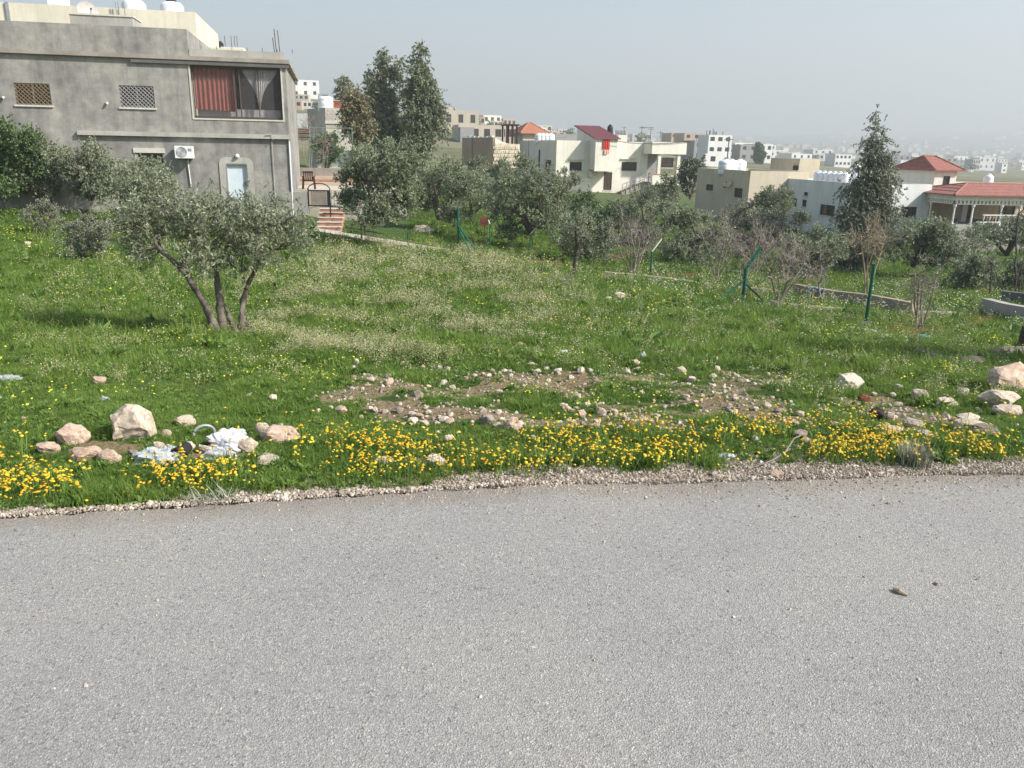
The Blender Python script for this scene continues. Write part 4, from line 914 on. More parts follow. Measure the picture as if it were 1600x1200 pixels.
def skeleton(stems, attr, R, step=.25, up=.12, tip=.006, power=.42, wander=.18, rbase=None):
    """stems: polylines of points; attractors are reached one after another from the nearest wood"""
    nodes = []; par = []
    for st in stems:
        prev = -1
        for i in range(len(st) - 1):
            a, b = np.array(st[i], float), np.array(st[i + 1], float); n = max(2, int(np.linalg.norm(b - a) / step))
            for k in range(n + 1):
                if i and k == 0: continue
                p = a + (b - a) * k / n + (R.normal(0, .008, 3) * min(1, k)) * np.linalg.norm(b - a)
                nodes.append(p); par.append(prev if prev >= 0 else -1); prev = len(nodes) - 1
    allow = [i for i in range(len(nodes))]; N = np.array(nodes); par = list(par); base = np.array(stems[0][0]); lowz = min(s[-1][2] for s in stems)
    ok = np.array([p[2] > base[2] + .45 * (lowz - base[2]) for p in nodes])
    order = np.argsort([np.min(np.linalg.norm(N - a, axis=1)) for a in attr]); tips = []; tipdir = []
    depth = np.zeros(len(N))
    for oi in order:
        a = attr[oi]; dd = np.linalg.norm(N - a, axis=1) + np.where(ok, 0, 50) + .25 * depth + np.maximum(0, N[:, 2] - a[2]) * .5
        j = int(np.argmin(dd)); p0 = N[j]; L = np.linalg.norm(a - p0); n = max(1, int(L / step)); prev = j; pts = []
        off = R.normal(0, wander, 3) * L * .5; off[2] += up * L
        for k in range(1, n + 1):
            t = k / n; p = p0 + (a - p0) * t + off * math.sin(t * math.pi) * .6; pts.append(p)
        newd = depth[j]
        for p in pts:
            par.append(prev); prev = len(par) - 1; newd += .12
            depth = np.append(depth, newd)
        N = np.vstack([N, pts]); ok = np.append(ok, [True] * len(pts)); tips.append(prev); v = N[prev] - N[par[prev]]; tipdir.append(v / (np.linalg.norm(v) + 1e-9))
    cnt = np.zeros(len(N)); cnt[tips] += 1; par = np.array(par)
    for i in range(len(N) - 1, -1, -1):
        if par[i] >= 0: cnt[par[i]] += max(cnt[i], .3)
    if rbase: power = min(.85, math.log(max(rbase / tip, 1.5)) / math.log(max(cnt.max(), 3)))
    rad = tip * np.maximum(cnt, 1) ** power
    return N, par, rad, np.array(tips), np.array(tipdir)
def wood(N, par, rad, rbase=None, n=5):
    i = np.where(par >= 0)[0]; j = par[i]; rr = rad
    rj = np.minimum(rr[j], rr[i] * 1.7 + .004)
    return tubes_np(N[j], N[i], rj, rr[i], n)
def leaves(pos, dirs, R, size, wd=.2, droop=0.):
    """one folded quad per leaf"""
    n = len(pos); d = dirs / (np.linalg.norm(dirs, axis=1)[:, None] + 1e-9)
    r = R.normal(0, 1, (n, 3)); s = np.cross(d, r); s /= np.linalg.norm(s, axis=1)[:, None] + 1e-9
    L = size * R.uniform(.65, 1.3, n)[:, None]; nrm = np.cross(s, d)
    m = pos + d * L * .5; V = np.stack([pos, m + s * L * wd + nrm * L * .06, pos + d * L, m - s * L * wd + nrm * L * .06], 1)
    return V.reshape(-1, 3), np.arange(n * 4).reshape(n, 4), np.repeat(R.uniform(0, 1, n), 4)
def foliage(N, tips, tdir, R, sprays, spray_len, per, size, wd, up=.3, droop=0., clump=.35):
    k = len(tips); base = np.repeat(N[tips], sprays, 0); td = np.repeat(tdir, sprays, 0); tv = np.repeat(R.uniform(0, 1, k), sprays)
    dr = td * .5 + R.normal(0, .75, (len(base), 3)); dr[:, 2] += up; dr /= np.linalg.norm(dr, axis=1)[:, None]
    base = base - dr * spray_len * .25 + R.normal(0, spray_len * clump, base.shape)
    Ls = spray_len * R.uniform(.5, 1.3, len(base)); t = R.uniform(.1, 1, (len(base), per))
    sag = np.zeros((len(base), per, 3)); sag[..., 2] = -droop * (t * Ls[:, None]) ** 1.2
    pos = base[:, None] + dr[:, None] * (t * Ls[:, None])[..., None] + sag
    dd = dr[:, None] * .8 + R.normal(0, .55, pos.shape); dd[..., 2] += .15 - droop * 1.6
    V, F, var = leaves(pos.reshape(-1, 3), dd.reshape(-1, 3), R, size, wd)
    var = np.clip(var * .6 + np.repeat(np.repeat(tv, per), 4) * .4, 0, 1)
    endp = base + dr * Ls[:, None]; endp[:, 2] -= droop * Ls ** 1.2
    return V, F, var, base, endp
def make_tree(name, label, base, stems, blobs, natt, sprays, per, leaf, spray_len, lmat="olive_leaf", bmat="bark", rbase=.1, wd=.2, droop=0, seed=1, cat="tree", group=None, tip=.006, up=.12, step=.25, clump=.35, power=.42, twigs=True, shellb=.55):
    R = np.random.default_rng(seed); W = np.array([b[1][0] * b[1][1] * b[1][2] for b in blobs]) ** .7; W /= W.sum(); A = []
    for c, r in [blobs[i] for i in R.choice(len(blobs), natt, p=W)]:
        v = R.normal(0, 1, 3); v /= np.linalg.norm(v); A.append(np.array(c) + v * np.array(r) * (R.uniform(0, 1) ** shellb))
    N, par, rad, tips, td = skeleton(stems, A, R, step, up, tip, power, rbase=rbase)
    t = thing(name, tuple(base), label, cat, group); b = np.array(base, float)
    V, F = wood(N, par, rad); parts = [V]; FF = [F]; nv = len(V)
    lv = None
    if per:
        V2, F2, var, p0, p1 = foliage(N, tips, td, R, sprays, spray_len, per, leaf, wd, .3 if droop == 0 else -.1, droop, clump)
        if twigs:
            V3, F3 = tubes_np(p0, p1, np.full(len(p0), tip * .5), np.full(len(p0), tip * .25), 3)
            # three sided twigs as quads
            parts.append(V3); FF.append(F3 + nv)
        lv = (V2, F2, var)
    elif sprays:
        k = len(tips); pb = np.repeat(N[tips], sprays, 0); dr = np.repeat(td, sprays, 0) * .9 + R.normal(0, .45, pb.shape); dr[:, 2] += .35; dr /= np.linalg.norm(dr, axis=1)[:, None]
        pe = pb + dr * spray_len * R.uniform(.4, 1.2, (len(pb), 1)); V3, F3 = tubes_np(pb, pe, np.full(len(pb), tip * .9), np.full(len(pb), tip * .4), 3); parts.append(V3); FF.append(F3 + nv); nv += len(V3)
        pb2 = pb + (pe - pb) * R.uniform(.3, .9, (len(pb), 1)); dr2 = dr + R.normal(0, .5, dr.shape); pe2 = pb2 + dr2 * spray_len * .5; V4, F4 = tubes_np(pb2, pe2, np.full(len(pb), tip * .7), np.full(len(pb), tip * .3), 3); parts.append(V4); FF.append(F4 + nv)
    o = bpy.data.objects.new("trunk", npmesh("trunk", np.concatenate(parts) - b, np.concatenate(FF), bmat, True)); link(o, t)
    if lv is not None:
        o = bpy.data.objects.new("crown", npmesh("crown", lv[0] - b, lv[1], lmat, False, lv[2])); link(o, t)
    return t
def pblob(px, py, d, rx, ry, rz=None):
    """an ellipsoid seen at px,py with radii in photo pixels at distance d"""
    s = d / FPX * 1.03; return (P(px, py, d), (rx * s, (rz or rx) * s * .9, ry * s))
# the olive in front: two trunks from one stool
D0 = 10.0
b0 = gp(352, D0); bb = P(352, 524, D0); dz = b0 - bb
def fp_(px, py, d=0.): return P(px, py, D0 + d) + dz * np.clip((py - 380) / 145, 0, 1)
st = [[fp_(345, 528), fp_(333, 500), fp_(318, 470, -.1), fp_(292, 430, -.2), fp_(266, 402, -.25), fp_(245, 385, -.3)],
      [fp_(351, 528, .02), fp_(345, 490, .05), fp_(341, 450, .1), fp_(338, 420, .1), fp_(322, 395, .3)],
      [fp_(372, 526, .15), fp_(362, 500, .1), fp_(350, 475, .15)],
      [fp_(374, 526, .15), fp_(377, 503, .15), fp_(379, 470, .3), fp_(388, 442, .35), fp_(400, 420, .3)],
      [fp_(340, 524, -.05), fp_(328, 505, -.1)], [fp_(378, 522, .1), fp_(390, 500, .05)]]
bl = [pblob(*q) for q in ((232, 338, 10, 50, 44), (300, 356, 9.9, 62, 44), (240, 298, 10.3, 48, 34, 45), (325, 335, 10.2, 45, 34), (380, 352, 10, 48, 34), (432, 350, 10.2, 48, 38), (466, 370, 10.1, 30, 24), (310, 400, 9.7, 45, 26),
     (210, 365, 9.9, 30, 40), (395, 385, 9.9, 50, 30), (350, 405, 10, 40, 25), (215, 300, 10.6, 40, 40), (397, 300, 10.2, 10, 22), (373, 318, 10.1, 12, 14), (222, 395, 9.8, 28, 16), (430, 310, 10.3, 14, 18))]
make_tree("olive_tree", "large olive tree with forked bare trunks in the near left field", b0, st, bl, 350, 7, 10, .05, .16, "olive_leaf", "bark", .026, .15, 0, 11, tip=.0035, step=.1, up=.05, clump=.42, power=.40)
# thicken the four stems
tk = thing  # (stems get their real girth from their own tubes)
def stems_mesh(parent_label, pts_list, radii, mat="bark"):
    m = MB()
    for pts, rr in zip(pts_list, radii):
        dense = []; rd = []
        for i in range(len(pts) - 1):
            for k in range(4):
                t = k / 4; dense.append(pts[i] * (1 - t) + pts[i + 1] * t + rng.normal(0, .006, 3)); rd.append((rr[0] + (rr[1] - rr[0]) * (i + t) / (len(pts) - 1)) * rng.uniform(.86, 1.16))
        dense.append(pts[-1]); rd.append(rr[1]); m.tube(dense, rd, 9)
    return m
nt_ = [o for o in bpy.data.objects if o.name == "olive_tree"][0]
stems_mesh("", [s for s in st], [(.058, .026), (.056, .026), (.048, .02), (.054, .022), (.034, .015), (.03, .015)]).build("stem", "bark", nt_, smooth_=True)

def auto_tree(name, label, px, d, crown, n=110, leaf=.085, lmat="olive_leaf", trunk=.12, seed=1, sprays=9, per=12, lean=0, forks=3, bmat="bark", cat="tree", group=None, spray=.3, droop=0, fork_at=.35, blobs=None, ylow=None, wd=.3, up=.12, natblob=7, tip=.007, twigs=True):
    R = np.random.default_rng(seed * 7 + 3); n = int(n * 1.45); b = gp(px, d); x0, y0, x1, y1 = crown; ex = .07 * (x1 - x0); x0 -= ex; x1 += ex; y0 -= ex * .4; cx, cy = (x0 + x1) / 2, (y0 + y1) / 2; rx, ry = (x1 - x0) / 2, (y1 - y0) / 2
    s = d / FPX * 1.03
    if blobs is None:
        B_ = [(P(cx, cy, d), (rx * s * .72, rx * s * .65, ry * s * .74))]
        for k in range(natblob):
            a = 2 * math.pi * (k + R.uniform(0, .6)) / natblob; q = R.uniform(.56, .8)
            B_.append((P(cx + rx * q * math.cos(a), cy + ry * q * math.sin(a) * .9, d + R.uniform(-.5, .5) * rx * s), (rx * s * R.uniform(.25, .42), rx * s * .4, ry * s * R.uniform(.25, .4))))
    else: B_ = [pblob(q[0], q[1], d, *q[2:]) for q in blobs]
    top = P(cx, cy, d); fk = b + (top - b) * fork_at + np.array([lean * s, 0, 0]); stems = [[b - np.array([0, 0, .1]), b + (fk - b) * .5 + R.normal(0, .04, 3), fk]]
    for k in range(forks):
        a = 2 * math.pi * k / forks + R.uniform(0, 1); e = top + np.array([math.cos(a) * rx * s * .5, math.sin(a) * rx * s * .4, R.uniform(-.2, .3) * ry * s]); stems.append([fk, fk + (e - fk) * .5 + np.array([0, 0, .1]), e])
    return make_tree(name, label, b, stems, B_, n, sprays, per, leaf, spray, lmat, bmat, trunk, wd, droop, seed, cat, group, tip, up, twigs=twigs)

T_ = [
 ("olive_tree", "round olive tree with short forked trunk beside the paved path", 580, 31, (528, 216, 664, 362), dict(n=190, trunk=.16, lmat="olive_leaf_dark", seed=2)),
 ("olive_tree", "olive tree with slim trunk right of the path end rock", 684, 41, (636, 246, 745, 350), dict(n=120, trunk=.14, lmat="olive_leaf_dark", seed=3)),
 ("olive_tree", "dense dark rounded olive tree directly behind the angled fence posts", 834, 38, (758, 260, 892, 382), dict(n=180, trunk=.15, lmat="olive_leaf_dark", seed=4, fork_at=.4)),
 ("olive_tree", "smaller grey olive tree between dense olive and cactus", 905, 34, (868, 325, 960, 420), dict(n=90, trunk=.09, seed=5)),
 ("olive_tree", "broad olive tree in front of the ivory house porch", 1005, 44, (945, 292, 1068, 400), dict(n=130, trunk=.13, seed=6)),
 ("olive_tree", "pale olive tree below the ivory porch, right of centre", 1090, 38, (1035, 318, 1142, 428), dict(n=120, trunk=.12, seed=7)),
 ("olive_tree", "greyish olive tree in front of the beige house", 1172, 43, (1125, 308, 1222, 405), dict(n=110, trunk=.12, seed=8, lmat="shrub_leaf")),
 ("olive_tree", "low silvery olive tree left of the tall weeping tree", 1262, 36, (1222, 352, 1322, 440), dict(n=100, trunk=.1, seed=9)),
 ("olive_tree", "silvery olive tree with leaning dark trunk right of the tall tree", 1403, 38, (1368, 338, 1512, 425), dict(n=150, trunk=.14, seed=10, lean=10, bmat="dark_bark")),
 ("olive_tree", "rounded olive tree with forked trunk in front of the villa porch", 1571, 46, (1508, 338, 1640, 398), dict(n=110, trunk=.14, seed=12, lmat="olive_leaf_dark", bmat="dark_bark")),
 ("olive_tree", "hazy olive tree in front of the stone faced yard wall", 752, 66, (722, 243, 790, 300), dict(n=60, leaf=.11, seed=13)),
 ("olive_tree", "dark low olive tree by the left end of the ivory house", 800, 66, (772, 240, 842, 300), dict(n=60, leaf=.11, seed=14, lmat="olive_leaf_dark")),
 ("olive_tree", "soft green olive tree between the slim trunk olive and dense olive", 735, 48, (700, 268, 790, 345), dict(n=80, leaf=.09, seed=15)),
 ("olive_tree", "olive tree close to the beige house's lower wall", 1205, 50, (1180, 290, 1240, 345), dict(n=60, leaf=.09, seed=16)),
 ("olive_tree", "grey leaved olive tree against the grey house, left of the front olive", 142, 34, (98, 222, 182, 312), dict(n=120, seed=17, trunk=.1, lmat="olive_leaf")),
 ("olive_tree", "taller olive tree against the grey house wall behind the front olive", 222, 30, (172, 238, 268, 345), dict(n=120, seed=18, trunk=.1)),
 ("round_shrub", "grey green rounded bush left of the house olive", 58, 34.5, (18, 205, 98, 312), dict(n=120, seed=19, trunk=.08, lmat="olive_leaf", cat="bush")),
 ("evergreen_bush", "lush dark green bush cut by the left picture edge", 8, 34, (-60, 188, 60, 318), dict(n=160, seed=20, trunk=.1, lmat="lush_leaf", wd=.35, cat="bush")),
 ("dark_tree", "dark leafy tree between the ivory house and the beige house", 1078, 74, (1060, 240, 1100, 312), dict(n=70, leaf=.13, seed=21, lmat="cypress_leaf", wd=.35)),
 ("leafy_bush", "pale leafy bush at the foot of the ivory house wall", 882, 72, (862, 262, 905, 300), dict(n=40, leaf=.12, seed=22, cat="bush", lmat="shrub_leaf")),
 ("leafy_bush", "green bush left of the prickly pear in front of the ivory house", 905, 58, (875, 298, 935, 340), dict(n=50, leaf=.1, seed=23, cat="bush", lmat="lush_leaf")),
 ("olive_tree", "young olive tree near the lower end of the ivory house stair", 1035, 62, (1005, 288, 1062, 330), dict(n=50, leaf=.1, seed=24)),
 ("slender_tree", "thin leafy sapling rising in front of the ivory porch basement", 1048, 60, (1036, 268, 1062, 316), dict(n=30, leaf=.1, seed=25)),
 ("olive_tree", "low olive tree at the far right edge by the villa garden", 1600, 33, (1572, 400, 1650, 470), dict(n=70, seed=26, lmat="olive_leaf_dark")),
 ("leafy_bush", "small bush growing at the villa's shaded wall", 1250, 54, (1236, 330, 1266, 358), dict(n=24, leaf=.08, seed=27, cat="bush", lmat="cypress_leaf", trunk=.03)),
 ("leafy_bush", "dark bush half hidden behind the tall weeping tree", 1300, 43, (1268, 372, 1322, 418), dict(n=50, seed=28, cat="bush", lmat="lush_leaf", wd=.3)),
 ("leafy_bush", "grey green bush in the garden right of the leaning olive", 1515, 33, (1488, 398, 1556, 462), dict(n=70, seed=29, cat="bush", trunk=.04)),
 ("leafy_bush", "reddish leafed shrub by the hillside wall right of the grey house", 508, 56, (490, 205, 530, 262), dict(n=50, leaf=.1, seed=30, cat="bush", lmat="lush_leaf", wd=.3)),
 ("round_shrub", "low grey shrub in the grass near the left edge", 70, 28, (38, 312, 96, 362), dict(n=60, seed=31, leaf=.04, trunk=.02, lmat="shrub_leaf", cat="bush", spray=.16, tip=.003)),
 ("round_shrub", "low grey shrub in the grass left of the front olive", 130, 21.5, (96, 340, 178, 402), dict(n=80, seed=32, leaf=.04, trunk=.02, lmat="shrub_leaf", cat="bush", spray=.16, tip=.003)),
]
for nm, lab, px_, d, cr, kw in T_: auto_tree(nm, lab, px_, d, cr, **kw)
# tall weeping tree on the right
b = gp(1335, 40); sp = [(1335, 424), (1340, 380), (1349, 320), (1358, 260), (1365, 210), (1369, 172)]
SP = [P(x, y, 40) for x, y in sp]; SP[0] = b
B_ = [pblob(x, y, 40, rx, ry) for x, y, rx, ry in ((1369, 175, 6, 12), (1367, 198, 10, 16), (1374, 212, 11, 14), (1360, 226, 15, 15), (1376, 240, 15, 20), (1360, 262, 28, 22), (1375, 285, 26, 24), (1345, 292, 26, 20), (1362, 318, 34, 24), (1340, 335, 28, 22), (1375, 340, 24, 26), (1330, 360, 22, 24), (1352, 372, 34, 28), (1335, 395, 22, 22), (1318, 385, 14, 24), (1322, 330, 12, 14), (1395, 330, 12, 22), (1345, 408, 20, 12))]
make_tree("weeping_tree", "tall narrow weeping tree rising in front of the villa", b, [SP], B_, 360, 10, 16, .11, .5, "cypress_leaf", "dark_bark", .16, .2, .75, 41, tip=.006, up=.1, clump=.35)
# big gum trees
def gum(label, bx, d, spine, blobs, n, seed, lm="euc_leaf", leaf=.2, per=9, name="gum_tree"):
    b = gp(bx, d); S_ = [[b] + [P(x, y, d) for x, y in spine]]
    return make_tree(name, label, b, S_, [pblob(x, y, d, rx, ry) for x, y, rx, ry in blobs], n, 9, per + 5, leaf, .75, lm, "bark", .25, .24, .45, seed, tip=.012, step=.5, clump=.3)
gum("tall gum tree with loose brownish crown, left of the pair", 612, 70, [(606, 220), (600, 150), (598, 90)], ((596, 86, 8, 13), (600, 112, 11, 16), (622, 112, 8, 14), (584, 122, 7, 10), (594, 145, 16, 18), (614, 150, 16, 20), (600, 180, 20, 20), (620, 205, 22, 22), (580, 165, 10, 14), (624, 92, 4, 7), (598, 212, 16, 18), (575, 145, 5, 8)), 210, 42)
gum("tall gum tree with greener pointed crown, right of the pair", 655, 68, [(655, 200), (655, 140), (656, 80)], ((656, 80, 4, 10), (648, 98, 7, 10), (662, 106, 8, 12), (655, 125, 15, 15), (646, 145, 14, 18), (668, 148, 14, 18), (650, 178, 18, 22), (672, 184, 18, 20), (686, 176, 8, 14), (656, 212, 24, 20), (692, 200, 6, 10), (650, 238, 16, 12), (676, 128, 6, 8)), 250, 43, "euc_leaf")
gum("yellow brown gum tree left of the tall gum pair", 557, 60, [(553, 200), (549, 160)], ((549, 150, 12, 14), (556, 165, 16, 14), (550, 185, 14, 22), (560, 205, 16, 20), (545, 168, 8, 16), (570, 190, 10, 20)), 110, 44, "euc_leaf_brown", .17)
gum("pale distant tree behind the yellow brown gum", 538, 110, [(538, 150)], ((538, 130, 8, 9), (541, 145, 11, 12), (533, 148, 7, 10)), 50, 45, "shrub_leaf", .3)
# small olive stub with leaning black trunk
b = gp(893, 26); S_ = [[b, P(896, 430, 26), P(903, 385, 26), P(900, 355, 26)]]
make_tree("pruned_olive", "small pruned olive with black trunk in front of the fence line", b, S_, [pblob(*q) for q in ((903, 360, 26, 22, 16), (890, 372, 26, 12, 12), (918, 372, 26, 16, 12), (903, 395, 26, 8, 16), (908, 342, 26, 14, 8))], 70, 4, 8, .05, .2, "olive_leaf", "dark_bark", .07, .2, 0, 46, tip=.005)
b = gp(884, 21.5); make_tree("cut_stump", "short black pruned stump in the field left of the white stone", b, [[b, P(888, 445, 21.5), P(892, 428, 21.5)], [b, P(880, 448, 21.5), P(876, 440, 21.5)]], [pblob(888, 440, 21.5, 10, 10)], 14, 3, 5, .05, .12, "olive_leaf_dark", "dark_bark", .09, .2, 0, 47, cat="tree stump", tip=.006, step=.12)
# bare twiggy shrubs
def bare(label, px_, d, crown, n, seed, mat="twig_grey", stems=6, tip=.006, spray=.35, base_r=.028, name="bare_shrub", cat="bush", leaf=None, lo=0.0):
    R = np.random.default_rng(seed); b = gp(px_, d); x0, y0, x1, y1 = crown; cx = (x0 + x1) / 2; S_ = []
    for k in range(stems):
        a = (k + .5) / stems; tx = x0 + (x1 - x0) * (.15 + .7 * a); e = P(tx, y0 + (y1 - y0) * R.uniform(.35, .6), d + R.uniform(-.4, .4)); bb_ = b + R.normal(0, .05, 3) * np.array([1, 1, 0]); S_.append([bb_, bb_ + (e - bb_) * .5 + R.normal(0, .06, 3), e])
    s = d / FPX; B_ = [(P(cx, (y0 + y1) / 2 - (y1 - y0) * lo, d), ((x1 - x0) / 2 * s, (x1 - x0) / 2 * s * .8, (y1 - y0) / 2 * s))]
    if leaf: return make_tree(name, label, b, S_, B_, n, 3, 3, leaf, spray, "shrub_leaf", mat, base_r, .25, 0, seed, cat, None, tip, .2, power=.36)
    return make_tree(name, label, b, S_, B_, n, 4, 0, 0, spray, "shrub_leaf", mat, base_r, .2, 0, seed, cat, None, tip, .25, power=.36)
bare("bare pinkish twiggy shrub behind the fence, left of the middle angled post", 988, 30, (948, 325, 1030, 420), 110, 51, "twig_grey", 8, .006)
bare("bare grey twiggy tree left of the braced corner post", 1120, 30, (1085, 335, 1168, 425), 90, 52, "twig_grey", 6)
bare("bare brown twiggy shrub with thin stems right of the braced corner post", 1213, 22, (1170, 362, 1290, 455), 120, 53, "twig_grey", 8, .005, .3)
bare("pale tan bare sapling in front of the weeping tree", 1350, 27, (1325, 345, 1402, 405), 50, 54, "twig_tan", 4, .007, .45)
bare("small thorny shrub inside the walled plot, right of the tall post", 1437, 19.5, (1408, 398, 1478, 480), 90, 55, "twig_grey", 7, .004, .25, leaf=.03)
bare("bare shrub with few leaves against the low plot wall", 1158, 27, (1138, 380, 1182, 432), 40, 56, "twig_grey", 4, .005, .25)
bare("grey bare bush below the greyish olive and beige house", 1180, 34, (1150, 350, 1225, 405), 80, 57, "twig_grey", 7, .007, .35)
bare("scrubby bare tree at the far right edge in front of the villa", 1590, 30, (1565, 300, 1660, 380), 40, 58, "dark_bark", 3, .006, .4)
bare("thin bare sapling beside the curved plot wall", 1282, 25, (1268, 405, 1300, 455), 16, 59, "twig_grey", 2, .005, .2)
bare("small upright leafy sapling in the garden right of the thorny shrub", 1546, 30, (1536, 395, 1558, 430), 16, 60, "dark_bark", 2, .006, .2, leaf=.06)
bare("leafless purple grey tree between the concrete block house and gum", 484, 75, (460, 185, 500, 222), 40, 61, "twig_grey", 5, .015, .7)
bare("bare shrub on the terrace slope below the block house", 500, 52, (488, 212, 522, 250), 40, 62, "twig_grey", 5, .008, .4)
# prickly pear
b = gp(950, 55); CP = thing("prickly_pear", tuple(b), "pale green prickly pear thicket in front of the ivory house door", "cactus"); R = np.random.default_rng(5)
pads = []
def pad(p, dr, r, lev):
    dr = dr / np.linalg.norm(dr); s = np.cross(dr, R.normal(0, 1, 3)); s /= np.linalg.norm(s); n_ = np.cross(s, dr); v = []
    for k in range(8): a = k / 8 * 6.283; v.append(p + dr * r * (1 - math.cos(a)) * 1.0 + s * r * .75 * math.sin(a))
    v2 = [x + n_ * .05 for x in v]; pads.append((v + v2)); 
    if lev:
        for k in range(R.integers(1, 4)): pad(p + dr * r * 1.8 + s * r * R.uniform(-.5, .5), dr + R.normal(0, .7, 3) + np.array([0, 0, .3]), r * R.uniform(.8, 1), lev - 1)
for k in range(26): pad(b + np.array([R.uniform(-1.2, 1.1), R.uniform(-.5, .5), 0]), np.array([R.normal(0, .4), R.normal(0, .3), 1]), R.uniform(.2, .28), 3)
for i, v in enumerate(pads[:290]):
    m = MB().add(v, [tuple(range(7, -1, -1)), tuple(range(8, 16))] + [(k, (k + 1) % 8, 8 + (k + 1) % 8, 8 + k) for k in range(8)]); m.build("pad", "cactus_pad", CP)

# ================================================================== fence posts and low plot walls
def post(px_, d, top_py, arm=None, braces=(), r=.028, label="", top=None):
    b = gp(px_, d); t_ = top or (px_, top_py); tp = P(t_[0], t_[1], d); tp[0] = b[0]; tp[1] = b[1]
    F_ = thing("fence_post", tuple(b), label, "fence post", "green fence posts along the plot")
    MB().tube([b - np.array([0, 0, .2]), tp], r, 8).build("post", "green_paint", F_)
    if arm: MB().tube([tp, P(arm[0], arm[1], d + .1)], r * .85, 6).build("arm", "green_paint" if r > .04 else "white_metal", F_)
    for (x, y, dd, ht) in braces:
        e = gp(x, d + dd); s = b + (tp - b) * ht; MB().tube([s, e], .03, 6).build("brace", "green_paint", F_)
    return F_
post(638, 32, 362, None, (), .025, "short green post at the right end of the paved path")
post(716, 33, 326, None, ((738, 387, -.3, .55), (752, 392, -.8, .62)), .045, "thick green corner post with two braces right of the path")
post(765, 35, 350, (763, 344), (), .028, "thin green post between the braced corner post and dense olive")
post(828, 37, 366, (841, 351), (), .03, "thin green post with angled top in front of the dense olive trunk")
post(1016, 30, 393, (1034, 373), (), .03, "thin green post with angled top beside the pinkish bare shrub")
post(1160, 22, 420, (1189, 386), ((1122, 478, -.3, .72), (1200, 472, .5, .6)), .05, "thick green corner post with angled arm and two diagonal braces")
F7 = post(1352, 20, 412, None, (), .042, "thick straight green post at the front right of the plot")
q = gp(1352, 20); MB().lathe(q, [(.28, -.05), (.24, .07), (.12, .1)], 9).build("footing", "concrete_kerb", F7)
def lowwall(label, pts, h_, w_, mat="concrete_kerb", name="plot_wall"):
    G_ = [gp(x, d) for x, d in pts]; m = MB(); t = []
    for i, p in enumerate(G_):
        a = G_[min(i + 1, len(G_) - 1)] - G_[max(i - 1, 0)]; n_ = np.array([a[1], -a[0], 0]); n_ /= np.linalg.norm(n_); t.append(n_ * w_ / 2)
    for i in range(len(G_) - 1):
        a, b, u, v = G_[i], G_[i + 1], t[i], t[i + 1]; zz = np.array([0, 0, h_]); lo = np.array([0, 0, -.5])
        m.hexa([a + u + lo, b + v + lo, b - v + lo, a - u + lo, a + u + zz, b + v + zz, b - v + zz, a - u + zz])
    T = m.build(name, mat); return tag(T, label, "wall")
lowwall("long low concrete wall edging the far side of the fenced plot", [(945, 29), (1030, 28.5), (1120, 28), (1238, 27.5)], .16, .22)
lowwall("curved dark faced concrete wall running right from the plot corner", [(1240, 27.4), (1300, 26), (1360, 24.6), (1425, 23.4)], .42, .18, "tan_block")
lowwall("low pale kerb between the braced corner post and tall post", [(1205, 22.5), (1260, 23), (1330, 23.2)], .12, .2)
lowwall("low kerb running right behind the thorny shrub", [(1400, 23.5), (1450, 23.8), (1500, 24)], .12, .2)
lowwall("thick pale topped concrete wall at the right picture edge", [(1538, 25.5), (1570, 24), (1660, 22)], .45, .3, "pale_cement")
lowwall("grey concrete basin wall behind the right edge wall", [(1562, 28), (1620, 27.5), (1700, 27)], .5, .25, "dark_cement")
lowwall("thin low kerb line under the angled posts", [(700, 36), (765, 35.5), (830, 34)], .06, .14)
q = gp(1271, 26.3); ty_ = thing("blue_tub", tuple(q), "blue plastic hoop lying against the curved plot wall", "tub")
MB().tube([q + np.array([.28 * math.cos(a), 0, .1 + .26 * math.sin(a)]) for a in np.linspace(0, 6.283, 18)], .035, 6, False).build("hoop", "tank_blue", ty_)
q = P(733, 345, 40); rd = thing("red_sign", (q[0], q[1], gz(q[0], q[1])), "dark red plate on a stick beside the thin fence post", "sign")
q = P(757, 346, 37); MB().tube([q, (q[0], q[1], gz(q[0], q[1]))], .02, 5).build("stick", "rusty_bar", rd); fz = Fr(q, 10); rd.location = q
for o in list(rd.children): bpy.data.objects.remove(o)
MB().tube([q, (q[0], q[1], gz(q[0], q[1]))], .02, 5).build("stick", "rusty_bar", rd); MB().box(fz, -.2, .16, -.03, .03, q[2] - .2, q[2] + .2).build("plate", "red_cloth" if False else "rust", rd)

# ================================================================== rocks and litter
def rock_mesh(name, seed, sub=1, rough=.10, mat="limestone"):
    R = np.random.default_rng(seed); bm = bmesh.new()
    for k in range(22 if sub < 2 else 30):
        v = R.normal(0, 1, 3); v /= np.linalg.norm(v); v *= R.uniform(.72, 1.0); bm.verts.new(np.clip(v, -.78, .8) * np.array([.6, .6, .6]))
    r = bmesh.ops.convex_hull(bm, input=bm.verts); bmesh.ops.delete(bm, geom=list({g for g in r["geom_interior"] + r["geom_unused"] if isinstance(g, bmesh.types.BMVert)}), context='VERTS')
    if sub:
        bmesh.ops.subdivide_edges(bm, edges=bm.edges[:], cuts=sub, use_grid_fill=True, smooth=.04)
        if sub > 1: bmesh.ops.subdivide_edges(bm, edges=bm.edges[:], cuts=1, use_grid_fill=True, smooth=.03)
        for v in bm.verts:
            n = mnoise.noise_vector(v.co * 3.1 + Vector((seed, 0, 0))) * rough + mnoise.noise_vector(v.co * 9 + Vector((seed, 3, 0))) * rough * .4; v.co += n
    bmesh.ops.triangulate(bm, faces=bm.faces[:]); me = bpy.data.meshes.new(name); bm.to_mesh(me); bm.free()
    if sub > 1: pass
    me.materials.append(MATS[mat]); return me
